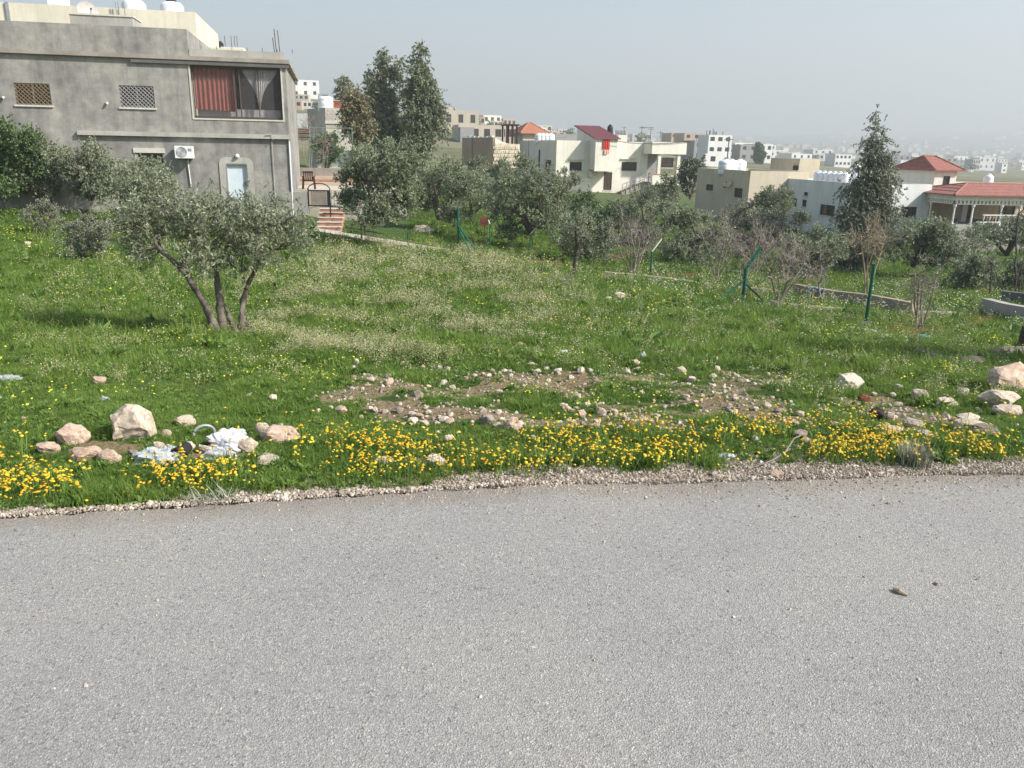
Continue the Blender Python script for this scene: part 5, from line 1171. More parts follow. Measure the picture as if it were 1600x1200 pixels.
SM = {mt: [rock_mesh("rock", 10 * i + k, 1, .07, mt) for k in range(6)] for i, mt in enumerate(("limestone", "pink_limestone", "white_limestone", "grey_rock"))}
ROCKS = []
def big_rock(px, py, wpx, hpx, label, mat="limestone", seed=1, depth=.8, rz=None, name="rock", group=None, sub=2, cat="rock"):
    """px,py: the foot of the rock in the photo; wpx,hpx its size there"""
    p = GP(px, py); d = p[1]; k = d / FPX * 1.05
    ROCKS.append((p[0], p[1] + wpx * k * depth * .35, wpx * k * .55))
    me = rock_mesh("rock", 100 + seed, sub, .085, mat) if sub == 2 else random.choice(SM[mat])
    o = bpy.data.objects.new(name, me); link(o); w_, h_ = wpx * k, hpx * k * 1.05
    o.scale = (w_ / 1.05, w_ * depth / 1.05, h_ / .95); o.rotation_euler = (0, 0, random.uniform(-.5, .5) if rz is None else rz)
    o.location = (p[0], p[1] + w_ * depth * .4, p[2] + h_ * .33); return tag(o, label, cat, group)
BR = [
 (198, 690, 78, 58, "largest pale boulder on the left verge above the yellow flowers", "limestone"),
 (107, 697, 60, 36, "pinkish brown rock left of the largest pale boulder", "pink_limestone"),
 (70, 714, 44, 22, "flat brown rock low at the left verge beside flowers", "pink_limestone"),
 (130, 728, 56, 30, "brown pink boulder low left half hidden by yellow flowers", "pink_limestone"),
 (166, 728, 42, 26, "orange tinged rock touching the low brown pink boulder", "pink_limestone"),
 (286, 668, 34, 20, "small angular cream rock above the rubbish heap", "limestone"),
 (259, 684, 16, 14, "little round cream stone right of the largest boulder", "limestone"),
 (246, 708, 26, 18, "squarish cream rock left of the rubbish heap", "limestone"),
 (293, 706, 22, 16, "small pale rock left of the white bag", "white_limestone"),
 (206, 717, 24, 14, "grey brown rock left of the clear bag", "grey_rock"),
 (408, 682, 26, 24, "rounded upright cream stone leaning on the orange brown rock", "limestone"),
 (432, 696, 66, 28, "long orange brown rock right of the white bag", "pink_limestone"),
 (348, 694, 28, 24, "pale brown rock on top of the rubbish heap", "limestone"),
 (320, 712, 28, 20, "cream rock at the left of the white bag", "limestone"),
 (383, 708, 34, 24, "yellowish rock at the right of the white bag", "limestone"),
 (415, 730, 46, 16, "white flat stone among flowers right of the rubbish", "white_limestone"),
 (152, 601, 22, 14, "lone round brown stone in the left grass", "pink_limestone"),
 (800, 674, 34, 22, "pinkish wedge shaped rock in the centre of the verge", "pink_limestone"),
 (762, 664, 24, 22, "brown grey stone left of the pinkish wedge rock", "grey_rock"),
 (678, 730, 40, 16, "white flat stone in the flowers at the centre", "white_limestone"),
 (598, 728, 34, 12, "flat pale stone left of the white flat centre stone", "limestone"),
 (1332, 611, 50, 26, "large pale squared rock in the right field", "white_limestone"),
 (1375, 660, 30, 24, "nearly black angular rock at the right", "basalt"),
 (1352, 629, 22, 13, "dark red rock above the black rock", "red_rock"),
 (1392, 658, 18, 16, "pale stone touching the black rock's right side", "white_limestone"),
 (1441, 626, 28, 18, "white and brown rock pair left of the wedge rock", "white_limestone"),
 (1484, 640, 34, 18, "cream wedge shaped rock right of centre of the right field", "limestone"),
 (1428, 670, 32, 18, "white faced rock right of the black rock", "white_limestone"),
 (1586, 612, 78, 46, "huge red brown boulder at the right picture edge", "pink_limestone"),
 (1572, 638, 62, 28, "grey brown boulder below the huge boulder", "limestone"),
 (1585, 656, 48, 20, "tan boulder at the right edge below the grey brown boulder", "limestone"),
 (1520, 676, 56, 18, "grey cream flat rock low at the right", "white_limestone"),
 (1548, 684, 50, 16, "long grey rock at the right verge", "grey_rock"),
 (1516, 659, 40, 12, "flat pale rock between the wedge rock and flat rocks", "white_limestone"),
 (1395, 682, 46, 16, "broad flat cream rock behind the grey green bush", "limestone"),
 (1450, 686, 30, 14, "flat tan rock right of the grey green bush", "limestone"),
 (1306, 673, 22, 14, "small white rock at the right flower band", "white_limestone"),
 (1252, 686, 30, 12, "low flat rock in the right flower band", "grey_rock"),
 (968, 469, 24, 14, "white block standing alone in the middle field", "white_limestone"),
 (951, 470, 14, 6, "small pale stone left of the white block in the field", "limestone"),
 (1406, 608, 16, 8, "white stone high in the right field", "white_limestone"),
 (1406, 637, 16, 9, "rounded stone in front of the large squared rock", "limestone"),
 (1508, 621, 20, 16, "pointed grey stone left of the huge boulder", "limestone"),
 (1276, 551, 12, 7, "lone pale stone in the grass below the tall green post", "white_limestone"),
 (660, 366, 34, 14, "pale weathered rock slab at the end of the paved path", "white_limestone"),
 (40, 384, 14, 7, "pale stone in the far left grass", "white_limestone"),
 (95, 322, 40, 8, "low rubble of pale stones below the left bushes", "limestone"),
 (1230, 600, 14, 8, "small cream stone in the right half of the bare patch", "limestone"),
]
for i, (x, y, w_, h_, lab, mt) in enumerate(BR):
    big_rock(x, y, w_, h_, lab, mt, seed=i * 3 + 5, sub=2 if w_ > 21 else 1, depth=random.uniform(.6, .9))
# clusters of small stones on the bare patch, counted one by one
clusters = [(620, 590, 120, 24, 28), (560, 640, 60, 22, 9), (690, 655, 90, 18, 16), (800, 600, 120, 40, 20), (930, 645, 50, 26, 30), (1000, 600, 110, 40, 24), (1120, 640, 120, 40, 24), (1180, 600, 120, 30, 16), (1280, 650, 90, 30, 14), (880, 560, 90, 20, 8), (1430, 640, 120, 30, 14), (350, 600, 150, 30, 5), (640, 655, 40, 15, 8), (780, 690, 200, 20, 6), (1250, 560, 160, 25, 8), (640, 545, 60, 10, 6), (720, 505, 90, 12, 7), (440, 680, 60, 16, 5), (70, 660, 60, 20, 3)]
SR = np.random.default_rng(3); nst = 0
for cx, cy, rx, ry, n in clusters:
    for k in range(int(n * 1.18)):
        px = cx + SR.normal(0, rx * .55); py = np.clip(cy + SR.normal(0, ry * .55), 505, 700); p = GP(px, py)
        if p is None or p[1] - edge(p[0]) < .45 or px > 1640 or px < -20: continue
        mt = SR.choice(["limestone", "pink_limestone", "white_limestone", "grey_rock"], p=[.4, .25, .22, .13]); s_ = min(SR.lognormal(2.3, .38), 26) * p[1] / FPX
        o = bpy.data.objects.new("small_stone", SM[mt][SR.integers(6)]); link(o); o.scale = (s_, s_ * SR.uniform(.6, 1), s_ * SR.uniform(.5, .8)); o.rotation_euler = (SR.normal(0, .25), SR.normal(0, .25), SR.uniform(0, 6.28))
        ROCKS.append((p[0], p[1], s_ * .5)); o.location = (p[0], p[1], p[2] + s_ * .25); tag(o, "small pale limestone rubble stone lying in the thin grass", "stone", "rubble stones scattered across the bare patch"); nst += 1
def crumple(px, py, wpx, hpx, label, mat, seed, cat="litter", name="plastic_bag", rough=.5, flat=.7):
    p = GP(px, py); k = p[1] / FPX * 1.05; ROCKS.append((p[0], p[1] + wpx * k * .2, wpx * k * .5)); bm = bmesh.new(); bmesh.ops.create_icosphere(bm, subdivisions=4, radius=.5); sv = Vector((seed * 3.7, 0, 0))
    for v in bm.verts:
        n = mnoise.noise(v.co * 4 + sv) + .6 * abs(mnoise.noise(v.co * 9 + sv)) + .3 * mnoise.noise(v.co * 19 + sv); v.co *= 1 + rough * n; v.co.z = max(v.co.z, -.25)
    me = bpy.data.meshes.new(name); bm.to_mesh(me); bm.free(); me.materials.append(MATS[mat]); o = bpy.data.objects.new(name, me); link(o)
    o.scale = (wpx * k, wpx * k * .6, hpx * k * 1.2); o.location = (p[0], p[1] + wpx * k * .2, p[2] + hpx * k * .22); return tag(o, label, cat)
crumple(352, 706, 58, 34, "crumpled white plastic bag on the rubbish heap", "white_bag", 1)
crumple(372, 690, 26, 20, "small white bag corner standing at the rubbish heap top", "white_bag", 9)
crumple(240, 728, 62, 26, "grey translucent plastic sheet among the flowers at left", "clear_bag", 2)
crumple(262, 715, 30, 20, "small clear plastic bag behind the dark bucket rim", "clear_bag", 3)
crumple(338, 722, 50, 16, "torn greyish plastic film below the white bag", "clear_bag", 4)
crumple(880, 560, 22, 14, "white plastic bag in the middle of the field", "white_bag", 5)
crumple(1134, 718, 26, 8, "white paper scrap in the right flower band", "white_bag", 6)
crumple(1004, 562, 12, 12, "small white scrap of plastic in the right centre grass", "white_bag", 7)
crumple(1443, 532, 22, 9, "turquoise plastic bag on the ground by the thorny shrub", "teal_bag", 8)
crumple(1484, 546, 8, 6, "small white plastic cup in the shaded grass", "white_bag", 10)
crumple(8, 595, 34, 8, "pale blue grey plastic scrap at the left edge", "clear_bag", 11)
crumple(163, 627, 14, 8, "small grey plastic scrap above the largest boulder", "clear_bag", 12)
crumple(1505, 620, 10, 12, "thin white litter scrap by the pointed grey stone", "white_bag", 13)
# dark bucket rim, hoop
p = GP(272, 726); k = p[1] / FPX * .75
bk = thing("dark_bucket", tuple(p), "black bucket lying half buried among the yellow flowers", "bucket"); c = p + np.array([0, .05, 14 * k])
MB().tube([c + np.array([18 * k * math.cos(a), .02 * math.cos(a), 16 * k * math.sin(a)]) for a in np.linspace(0, 6.283, 20)], .007, 6, False).build("rim", "rubber", bk)
v = [c + np.array([r * k * math.cos(a), y_, r * k * math.sin(a)]) for r, y_ in ((17, 0), (14, .12)) for a in np.linspace(0, 6.283, 20, endpoint=False)]; MB().add(v, [(i, (i + 1) % 20, 20 + (i + 1) % 20, 20 + i) for i in range(20)] + [tuple(range(20, 40))]).build("body", "rubber", bk)
p = GP(320, 686); k = p[1] / FPX; c = p + np.array([0, 0, 10 * k]); tag(MB().tube([c + np.array([14 * k * math.cos(a), .03 * math.cos(a), 13 * k * math.sin(a)]) for a in np.linspace(0, 6.283, 22)], .008, 6, False).build("hoop", "grey_plastic"), "thin grey ring standing in the grass above the white bag", "ring")
# dusty rolled mats, pipes and a stump in the shade on the right
def roll(pts, r, label, mat="dusty_mat", name="rolled_mat", sq=.6):
    G_ = []
    for x, y in pts: q = GP(x, y); G_.append(Vector(q) + Vector((0, 0, r * .5)))
    dense = []; rr = []
    for i in range(len(G_) - 1):
        for k in range(5): dense.append(G_[i].lerp(G_[i + 1], k / 5)); rr.append(r * random.uniform(.85, 1.12))
    dense.append(G_[-1]); rr.append(r * .8); return tag(MB().tube(dense, rr, 10).build(name, mat, smooth_=True), label, "mat" if "mat" in name else "pipe")
roll([(1436, 562), (1460, 572), (1500, 578), (1532, 573)], .1, "long sagging dusty roll of matting in the right shade")
roll([(1545, 566), (1570, 560), (1640, 560)], .12, "thick dusty matting roll behind the huge boulder")
roll([(1432, 558), (1448, 557), (1462, 560)], .07, "short roll end left of the sagging matting")
roll([(1565, 548), (1600, 549), (1640, 550)], .06, "pale concrete pipe lying above the matting rolls", "pale_cement", "pipe")
roll([(1461, 536), (1485, 539), (1509, 541)], .035, "thin pale pipe lying in the shaded grass", "pale_cement", "pipe")
roll([(1400, 524), (1425, 532), (1442, 534)], .03, "curved pale edging pipe round the thorny shrub", "pale_cement", "pipe")
roll([(1325, 516), (1342, 518), (1368, 522)], .06, "flat pale stone edging at the tall post foot", "pale_cement", "kerb_piece")
roll([(1378, 531), (1392, 529)], .07, "short pale concrete lump right of the tall post", "pale_cement", "concrete_piece")
p = GP(1600, 545); k = p[1] / FPX; MBs = MB().lathe(p, [(12 * k, -.05), (10 * k, 20 * k), (9 * k, 36 * k), (5 * k, 37 * k)], 9); tag(MBs.build("tree_stump", "dark_bark"), "blackened tree stump at the right picture edge", "stump")
# twig and pebbles on the road
def onroad(px, py): v = ray(px, py); t = (.004 - EYE) / v[2]; return CAMP + v * t
p = onroad(1405, 928); a = onroad(1396, 923); b = onroad(1418, 932); tag(MB().tube([a + [0, 0, .006], p + [0, 0, .012], b + [0, 0, .005]], [.007, .009, .004], 7).build("twig", "twig_tan"), "small pale twig lying on the asphalt at the right", "twig")
p = onroad(280, 745) if False else GP(1215, 742); big_rock(1214, 748, 26, 10, "flat brown stone chip on the gravel edge below the dry stick", "pink_limestone", seed=77, sub=1)
p0 = GP(1170, 738); tag(MB().tube([p0 + [0, 0, .02], GP(1205, 733) + np.array([0, 0, .05]), GP(1232, 726) + np.array([0, 0, .09])], [.002, .004, .003], 6).tube([GP(1222, 730) + np.array([0, 0, .07]), GP(1236, 720) + np.array([0, 0, .13]), GP(1246, 718) + np.array([0, 0, .14])], .004, 6).build("dry_stick", "twig_grey"), "dry forked stick lying at the gravel edge", "stick")

# ================================================================== ground vegetation (nobody could count it)
def blade(R, h, w, lean, nseg=2, az=None, x0=0, y0=0, tipw=.1):
    az = R.uniform(0, 6.283) if az is None else az; d = np.array([math.cos(az), math.sin(az), 0]); s = np.array([-d[1], d[0], 0]) * w / 2; b = np.array([x0, y0, -.02]); v = []
    for k in range(nseg + 1):
        t = k / nseg; c = b + np.array([0, 0, (h + .02) * t * (1 - .25 * lean * t)]) + d * lean * h * t * t * .8; ww = s * (1 - t * (1 - tipw)); v += [c - ww, c + ww]
    return v, [(2 * k, 2 * k + 1, 2 * k + 3, 2 * k + 2) for k in range(nseg)]
class Tmpl:
    def __init__(s): s.v = []; s.f = []; s.m = []
    def add(s, v, f, mi=0): n = len(s.v); s.v += list(v); s.f += [tuple(i + n for i in q) for q in f]; s.m += [mi] * len(f)
def t_grass(seed, n=16, h=.12, w=.006, r=.05, seg=2):
    R = np.random.default_rng(seed); T = Tmpl()
    for k in range(n): T.add(*blade(R, h * R.uniform(.5, 1.2), w * R.uniform(.7, 1.3), R.uniform(.2, 1.1), seg, None, R.normal(0, r), R.normal(0, r)), 0)
    return T
def t_weed(seed, n=11, L=.08, w=.03):
    R = np.random.default_rng(seed); T = Tmpl()
    for k in range(n):
        az = R.uniform(0, 6.283); el = R.uniform(.2, 1.2); d = np.array([math.cos(az) * math.cos(el), math.sin(az) * math.cos(el), math.sin(el)]); s = np.array([-math.sin(az), math.cos(az), 0]); l = L * R.uniform(.6, 1.2); b = np.array([R.normal(0, .015), R.normal(0, .015), 0]); drp = np.array([0, 0, -l * .25])
        T.add([b, b + d * l * .5 - s * w * .5, b + d * l + drp, b + d * l * .5 + s * w * .5], [(0, 1, 2, 3)], 0)
    return T
def t_seed(seed, n=7, h=.24):
    R = np.random.default_rng(seed); T = Tmpl()
    for k in range(n):
        x, y = R.normal(0, .05, 2); az = R.uniform(0, 6.28); hh = h * R.uniform(.6, 1.15); T.add(*blade(R, hh, .004, .3, 2, az, x, y), 1); tx, ty = x + math.cos(az) * .24 * hh, y + math.sin(az) * .24 * hh
        for j in range(7):
            c = np.array([tx + R.normal(0, .018), ty + R.normal(0, .018), hh * (.95 - .07 * j) + R.normal(0, .01)]); a = R.normal(0, 1, 3); a /= np.linalg.norm(a); s = np.cross(a, R.normal(0, 1, 3)); s /= np.linalg.norm(s); T.add([c - a * .011, c - s * .006, c + a * .011, c + s * .006], [(0, 1, 2, 3)], 0)
    for k in range(6): T.add(*blade(R, .12, .006, .8, 2, None, R.normal(0, .05), R.normal(0, .05)), 1)
    return T
def t_daisy(seed, n=3, h=.16, r=.018, spread=.07, petals=10):
    R = np.random.default_rng(seed); T = Tmpl()
    for k in range(n):
        x, y = R.normal(0, spread, 2); hh = h * R.uniform(.7, 1.15); T.add(*blade(R, hh, .0035, .15, 1, 0, x, y, .8), 1)
        c = np.array([x + .12 * hh, y, hh * .97]); tl = R.normal(0, .25, 2); rr = r * R.uniform(.75, 1.15); rim = [c + np.array([rr * math.cos(a), rr * math.sin(a), tl[0] * rr * math.cos(a) + tl[1] * rr * math.sin(a) - .002]) * 1 for a in np.linspace(0, 6.283, petals * 2, endpoint=False)]
        rim = [c + (q - c) * (1 if i % 2 else .78) for i, q in enumerate(rim)]; v = [c + np.array([0, 0, .004])] + rim; T.add(v, [(0, 1 + i, 1 + (i + 1) % (petals * 2)) for i in range(petals * 2)], 0)
        for j in range(2): T.add(*blade(R, hh * .5, .010, 1.0, 2, None, x, y), 1)
    return T
def t_pebble(seed):
    R = np.random.default_rng(seed); T = Tmpl(); me = rock_mesh("p", 400 + seed, 0); T.add([tuple(v.co) for v in me.vertices], [tuple(p.vertices) for p in me.polygons], 0); bpy.data.meshes.remove(me); return T
def scatter(name, temps, mats, pts, rz, scl, tilt=.12):
    nt_ = len(temps); V = []; F = []; MI = []; tid = []
    for i, T in enumerate(temps):
        n = len(V); V += [tuple(map(float, v)) for v in T.v]; F += [tuple(k + n for k in f) for f in T.f]; MI += T.m; tid += [i] * len(T.v)
    nv = len(V); allv = np.concatenate([np.array(V), pts]); me = bpy.data.meshes.new(name); me.from_pydata(allv.tolist(), [], F); me.polygons.foreach_set("material_index", MI)
    for mt in mats: me.materials.append(MATS[mt])
    n = len(allv); k = len(pts)
    def attr(nm, typ, val): a = me.attributes.new(nm, typ, 'POINT'); a.data.foreach_set("vector" if typ == 'FLOAT_VECTOR' else "value", np.ascontiguousarray(val).ravel())
    attr("tid", 'INT', np.concatenate([np.array(tid), np.full(k, -1)]).astype(np.int32)); attr("pick", 'INT', np.concatenate([np.zeros(nv), rng.integers(0, nt_, k)]).astype(np.int32))
    rot = np.zeros((n, 3), np.float32); rot[nv:, 0] = rng.normal(0, tilt, k); rot[nv:, 1] = rng.normal(0, tilt, k); rot[nv:, 2] = rz; attr("rot", 'FLOAT_VECTOR', rot)
    sc_ = np.ones((n,), np.float32); sc_[nv:] = scl; attr("scl", 'FLOAT', sc_)
    ng = bpy.data.node_groups.new(name + "_scatter", 'GeometryNodeTree'); ng.interface.new_socket("Geometry", in_out='INPUT', socket_type='NodeSocketGeometry'); ng.interface.new_socket("Geometry", in_out='OUTPUT', socket_type='NodeSocketGeometry')
    N = ng.nodes.new; Lk = ng.links.new; gi = N("NodeGroupInput"); go = N("NodeGroupOutput")
    def named(nm, dt): q = N("GeometryNodeInputNamedAttribute"); q.data_type = dt; q.inputs["Name"].default_value = nm; return q.outputs["Attribute"]
    def sel(i):
        c = N("FunctionNodeCompare"); c.data_type = 'INT'; c.operation = 'EQUAL'; Lk(named("tid", 'INT'), c.inputs[2]); c.inputs[3].default_value = i
        sg = N("GeometryNodeSeparateGeometry"); sg.domain = 'POINT'; Lk(gi.outputs[0], sg.inputs[0]); Lk(c.outputs[0], sg.inputs["Selection"]); return sg.outputs[0]
    jn = N("GeometryNodeJoinGeometry")
    for i in range(nt_): g2 = N("GeometryNodeGeometryToInstance"); Lk(sel(i), g2.inputs[0]); Lk(g2.outputs[0], jn.inputs[0])
    mp = N("GeometryNodeMeshToPoints"); Lk(sel(-1), mp.inputs[0]); io = N("GeometryNodeInstanceOnPoints"); Lk(mp.outputs[0], io.inputs["Points"]); Lk(jn.outputs[0], io.inputs["Instance"]); io.inputs["Pick Instance"].default_value = True
    Lk(named("pick", 'INT'), io.inputs["Instance Index"]); Lk(named("rot", 'FLOAT_VECTOR'), io.inputs["Rotation"]); Lk(named("scl", 'FLOAT'), io.inputs["Scale"]); Lk(io.outputs[0], go.inputs[0])
    o = bpy.data.objects.new(name, me); link(o); md = o.modifiers.new("scatter", 'NODES'); md.node_group = ng; return tag(o, kind="stuff")
def spread(n, d0, d1, ulim=.78, power=1.0):
    """points over the field, thinning with distance"""
    l = rng.uniform(math.log(d0), math.log(d1), n) if power == 1 else None
    Y = np.exp(l); X = rng.uniform(-ulim, ulim, n) * (Y + .6); Z = G(X, Y); return X, Y, Z
PB = np.array([gp(x, d)[:2] for x, d in ((492, 35.5), (600, 34), (700, 33.3), (700, 32), (600, 32), (492, 33.2))])
def keep_out(X, Y):
    q = np.stack([X, Y, np.zeros_like(X)], -1) - hf0.O; u = q @ hf0.e; o_ = q @ hf0.n; k = ~((u < .1) & (u > -30) & (o_ < .3) & (o_ > -11))
    px, py = pixv(X, Y, G(X, Y)); k &= ~((px > 470) & (px < 660) & (Y > 32) & (Y < 35.5) & (np.abs(py - (354 + (px - 490) * .18)) < 11))
    k &= ~((px > 440) & (px < 640) & (Y > 36) & (Y < 48)); return k
def free(X, Y, g=1.0):
    """nothing grows through a rock, and little right in front of it"""
    k = np.ones(len(X), bool)
    for x, y, r_ in ROCKS: k &= ~(((X - x) / (r_ * g + .015)) ** 2 + ((Y - (y - r_ * .55)) / (r_ * 1.25 * g + .03)) ** 2 < 1)
    return k
X, Y, Z = spread(170000, 3.0, 75); px, py = pixv(X, Y, Z); b_, r_, s_ = masks(X, Y, Z); dE = Y - edge(X)
pn = np.array([mnoise.noise(Vector((x * .9, y * .9, 0))) for x, y in zip(X, Y)]); pn2 = np.array([mnoise.noise(Vector((x * 3.1, y * 3.1, 7))) for x, y in zip(X, Y)])
ko = keep_out(X, Y); eg = dE > np.interp(X, GX, GW) + .16 * pn2 + .1 * pn; eg |= (dE > .03) & (pn2 + pn > .55); U = rng.uniform(0, 1, len(X))
far = np.clip(Y / 14, 1, 5) ** .75
den = 1 - .6 * b_ - .85 * r_
ok = ko & eg & (U < den) & ((Y < 45) | (U < .5)); thin = np.where(b_ > .3, .5, 1.0); ko &= free(X, Y)
tuft = np.clip(1 + 1.5 * (pn2 - .12), .8, 1.9); hgt = tuft * thin * far * (1 + .5 * pn) * (.42 + .58 * smooth((Y - 5.5) / 4)) * np.where((Y > 9) & (s_ < .2), 1.1, 1)
m1 = ok & (rng.uniform(0, 1, len(X)) < .62)
scatter("grass", [t_grass(i) for i in range(5)], ["grass_blade"], np.stack([X, Y, Z], -1)[m1], rng.uniform(0, 6.28, m1.sum()), (hgt * rng.uniform(.7, 1.35, len(X)))[m1])
m2 = ok & ~m1 & (rng.uniform(0, 1, len(X)) < .85)
scatter("weeds", [t_weed(i, 11 + i, .075 + .01 * i, .022 + .004 * i) for i in range(5)], ["weed_leaf"], np.stack([X, Y, Z], -1)[m2], rng.uniform(0, 6.28, m2.sum()), (hgt * rng.uniform(.6, 1.3, len(X)))[m2], .25)
# tall pale seed heads in drifts
X, Y, Z = spread(40000, 6, 34, .6); b_, r_, s_ = masks(X, Y, Z); pn = np.array([mnoise.noise(Vector((x * .8, y * .8, 4))) for x, y in zip(X, Y)])
m = keep_out(X, Y) & (rng.uniform(0, 1, len(X)) < np.clip(s_ * (.12 + pn * 1.3) + .03, 0, .7) * (1 - b_)); scatter("seeding_grass", [t_seed(i) for i in range(5)], ["cream_head", "grass_blade"], np.stack([X, Y, Z], -1)[m], rng.uniform(0, 6.28, m.sum()), (np.clip(Y / 11, .8, 2.2) * rng.uniform(.65, 1.1, len(X)))[m])
# yellow daisies in a band along the road, thinner in the field
def band(n, c0, c1, s): 
    X = rng.uniform(-5.2, 6.4, n); E_ = edge(X); pn = np.array([mnoise.noise(Vector((x * 1.3, 3.3, 1))) for x in X]); Y = E_ + c0 + .12 * pn + np.abs(rng.normal(0, 1, n)) * s * (1 + .5 * pn); return X, Y, G(X, Y)
X, Y, Z = band(10000, .16, 0, .36); px, py = pixv(X, Y, Z); pn = np.array([mnoise.noise(Vector((x * 2.2, y * 3, 9))) for x, y in zip(X, Y)]); m = free(X, Y) & (rng.uniform(0, 1, len(X)) < np.clip(.34 + pn * 1.4, .04, .85))
scatter("yellow_daisies", [t_daisy(i, 1 + i % 3, .05 + .011 * i, .0068 + .0004 * i, .05) for i in range(6)], ["yellow_petal", "weed_leaf"], np.stack([X, Y, Z], -1)[m], rng.uniform(0, 6.28, m.sum()), rng.uniform(.75, 1.25, m.sum()))
X, Y, Z = spread(5200, 5, 45, .72); pn = np.array([mnoise.noise(Vector((x * .7, y * .7, 12))) for x, y in zip(X, Y)]); b_, r_, s_ = masks(X, Y, Z); m = keep_out(X, Y) & (rng.uniform(0, 1, len(X)) < np.clip(.16 + pn * 1.3, .0, 1) * (1 - b_))
scatter("yellow_field_flowers", [t_daisy(20 + i, 3, .15, .011, .1, 6) for i in range(5)], ["lemon_petal", "weed_leaf"], np.stack([X, Y, Z], -1)[m], rng.uniform(0, 6.28, m.sum()), (np.clip(Y / 11, .8, 2.4) * rng.uniform(.8, 1.2, len(X)))[m])
X, Y, Z = spread(26000, 8, 42, .74); px, py = pixv(X, Y, Z); pn = np.array([mnoise.noise(Vector((x * .6, y * .6, 22))) for x, y in zip(X, Y)]); wz = np.maximum(smooth((px - 940) / 120) * smooth((Y - 19) / 3), .10 * smooth((px - 0) / 10))
m = keep_out(X, Y) & (rng.uniform(0, 1, len(X)) < np.clip((.12 + pn * .9) * wz, 0, 1)); scatter("white_field_flowers", [t_daisy(40 + i, 4, .15, .009, .13, 4) for i in range(5)], ["white_petal", "weed_leaf"], np.stack([X, Y, Z], -1)[m], rng.uniform(0, 6.28, m.sum()), (np.clip(Y / 12, .8, 2.2) * rng.uniform(.8, 1.2, len(X)))[m])
# gravel at the road edge and grit on the bare soil
n = 60000; X = rng.uniform(-6, 7.5, n); Y = edge(X) + np.interp(X, GX, GW) * rng.normal(.4, .75, n); Z = np.maximum(G(X, Y), np.where(Y < edge(X), .004, -9)); 
Xr = rng.uniform(-2.5, 3.5, 700); Yr = edge(Xr) - rng.exponential(.5, 700); m = Yr > .8; scatter("road_grit", [t_pebble(30 + i) for i in range(4)], ["pebble"], np.stack([Xr, Yr, np.full(700, .005)], -1)[m], rng.uniform(0, 6.28, m.sum()), np.exp(rng.normal(-5.0, .4, m.sum())), 1.0)
scatter("gravel", [t_pebble(i) for i in range(6)], ["pebble"], np.stack([X, Y, Z], -1), rng.uniform(0, 6.28, n), np.exp(rng.normal(-4.75, .42, n)) * np.where(Y < edge(X) - .05, .6, 1), 1.0)
X, Y, Z = spread(34000, 4.5, 13, .75); b_, r_, s_ = masks(X, Y, Z); m = rng.uniform(0, 1, len(X)) < b_ * .5 + .02 * (Y < 11); scatter("stone_chips", [t_pebble(10 + i) for i in range(6)], ["pebble"], np.stack([X, Y, Z], -1)[m], rng.uniform(0, 6.28, m.sum()), (np.exp(rng.normal(-3.7, .5, len(X))) * np.clip(Y / 8, .7, 1.5))[m], 1.0)
# the grey green herb bush on the verge
p = GP(1428, 728); R = np.random.default_rng(9); V_ = []; F_ = []; k = 0
for i in range(260):
    az = R.uniform(0, 6.28); v, f = blade(R, R.uniform(.10, .17), .006, R.uniform(.2, 1.1), 3, az, R.normal(0, .035), R.normal(0, .03)); F_ += [tuple(j + len(V_) for j in q) for q in f]; V_ += v
me = npmesh("herb_bush", np.array(V_), np.array(F_), "shrub_leaf", False, np.repeat(R.uniform(0, 1, 260), 8)); o = bpy.data.objects.new("herb_bush", me); link(o); o.location = p; tag(o, "tufted grey green herb bush at the right road verge", "plant")
p = GP(340, 788); V_ = []; F_ = []
for i in range(120):
    az = R.uniform(0, 6.28); v, f = blade(R, R.uniform(.05, .11), .01, R.uniform(.7, 1.6), 3, az, R.normal(0, .05), R.normal(0, .03)); F_ += [tuple(j + len(V_) for j in q) for q in f]; V_ += v
me = npmesh("verge_weed", np.array(V_), np.array(F_), "shrub_leaf", False, np.repeat(R.uniform(0, 1, 120), 8)); o = bpy.data.objects.new("verge_weed", me); link(o); o.location = p; tag(o, "silvery spreading weed on the left road verge", "plant")

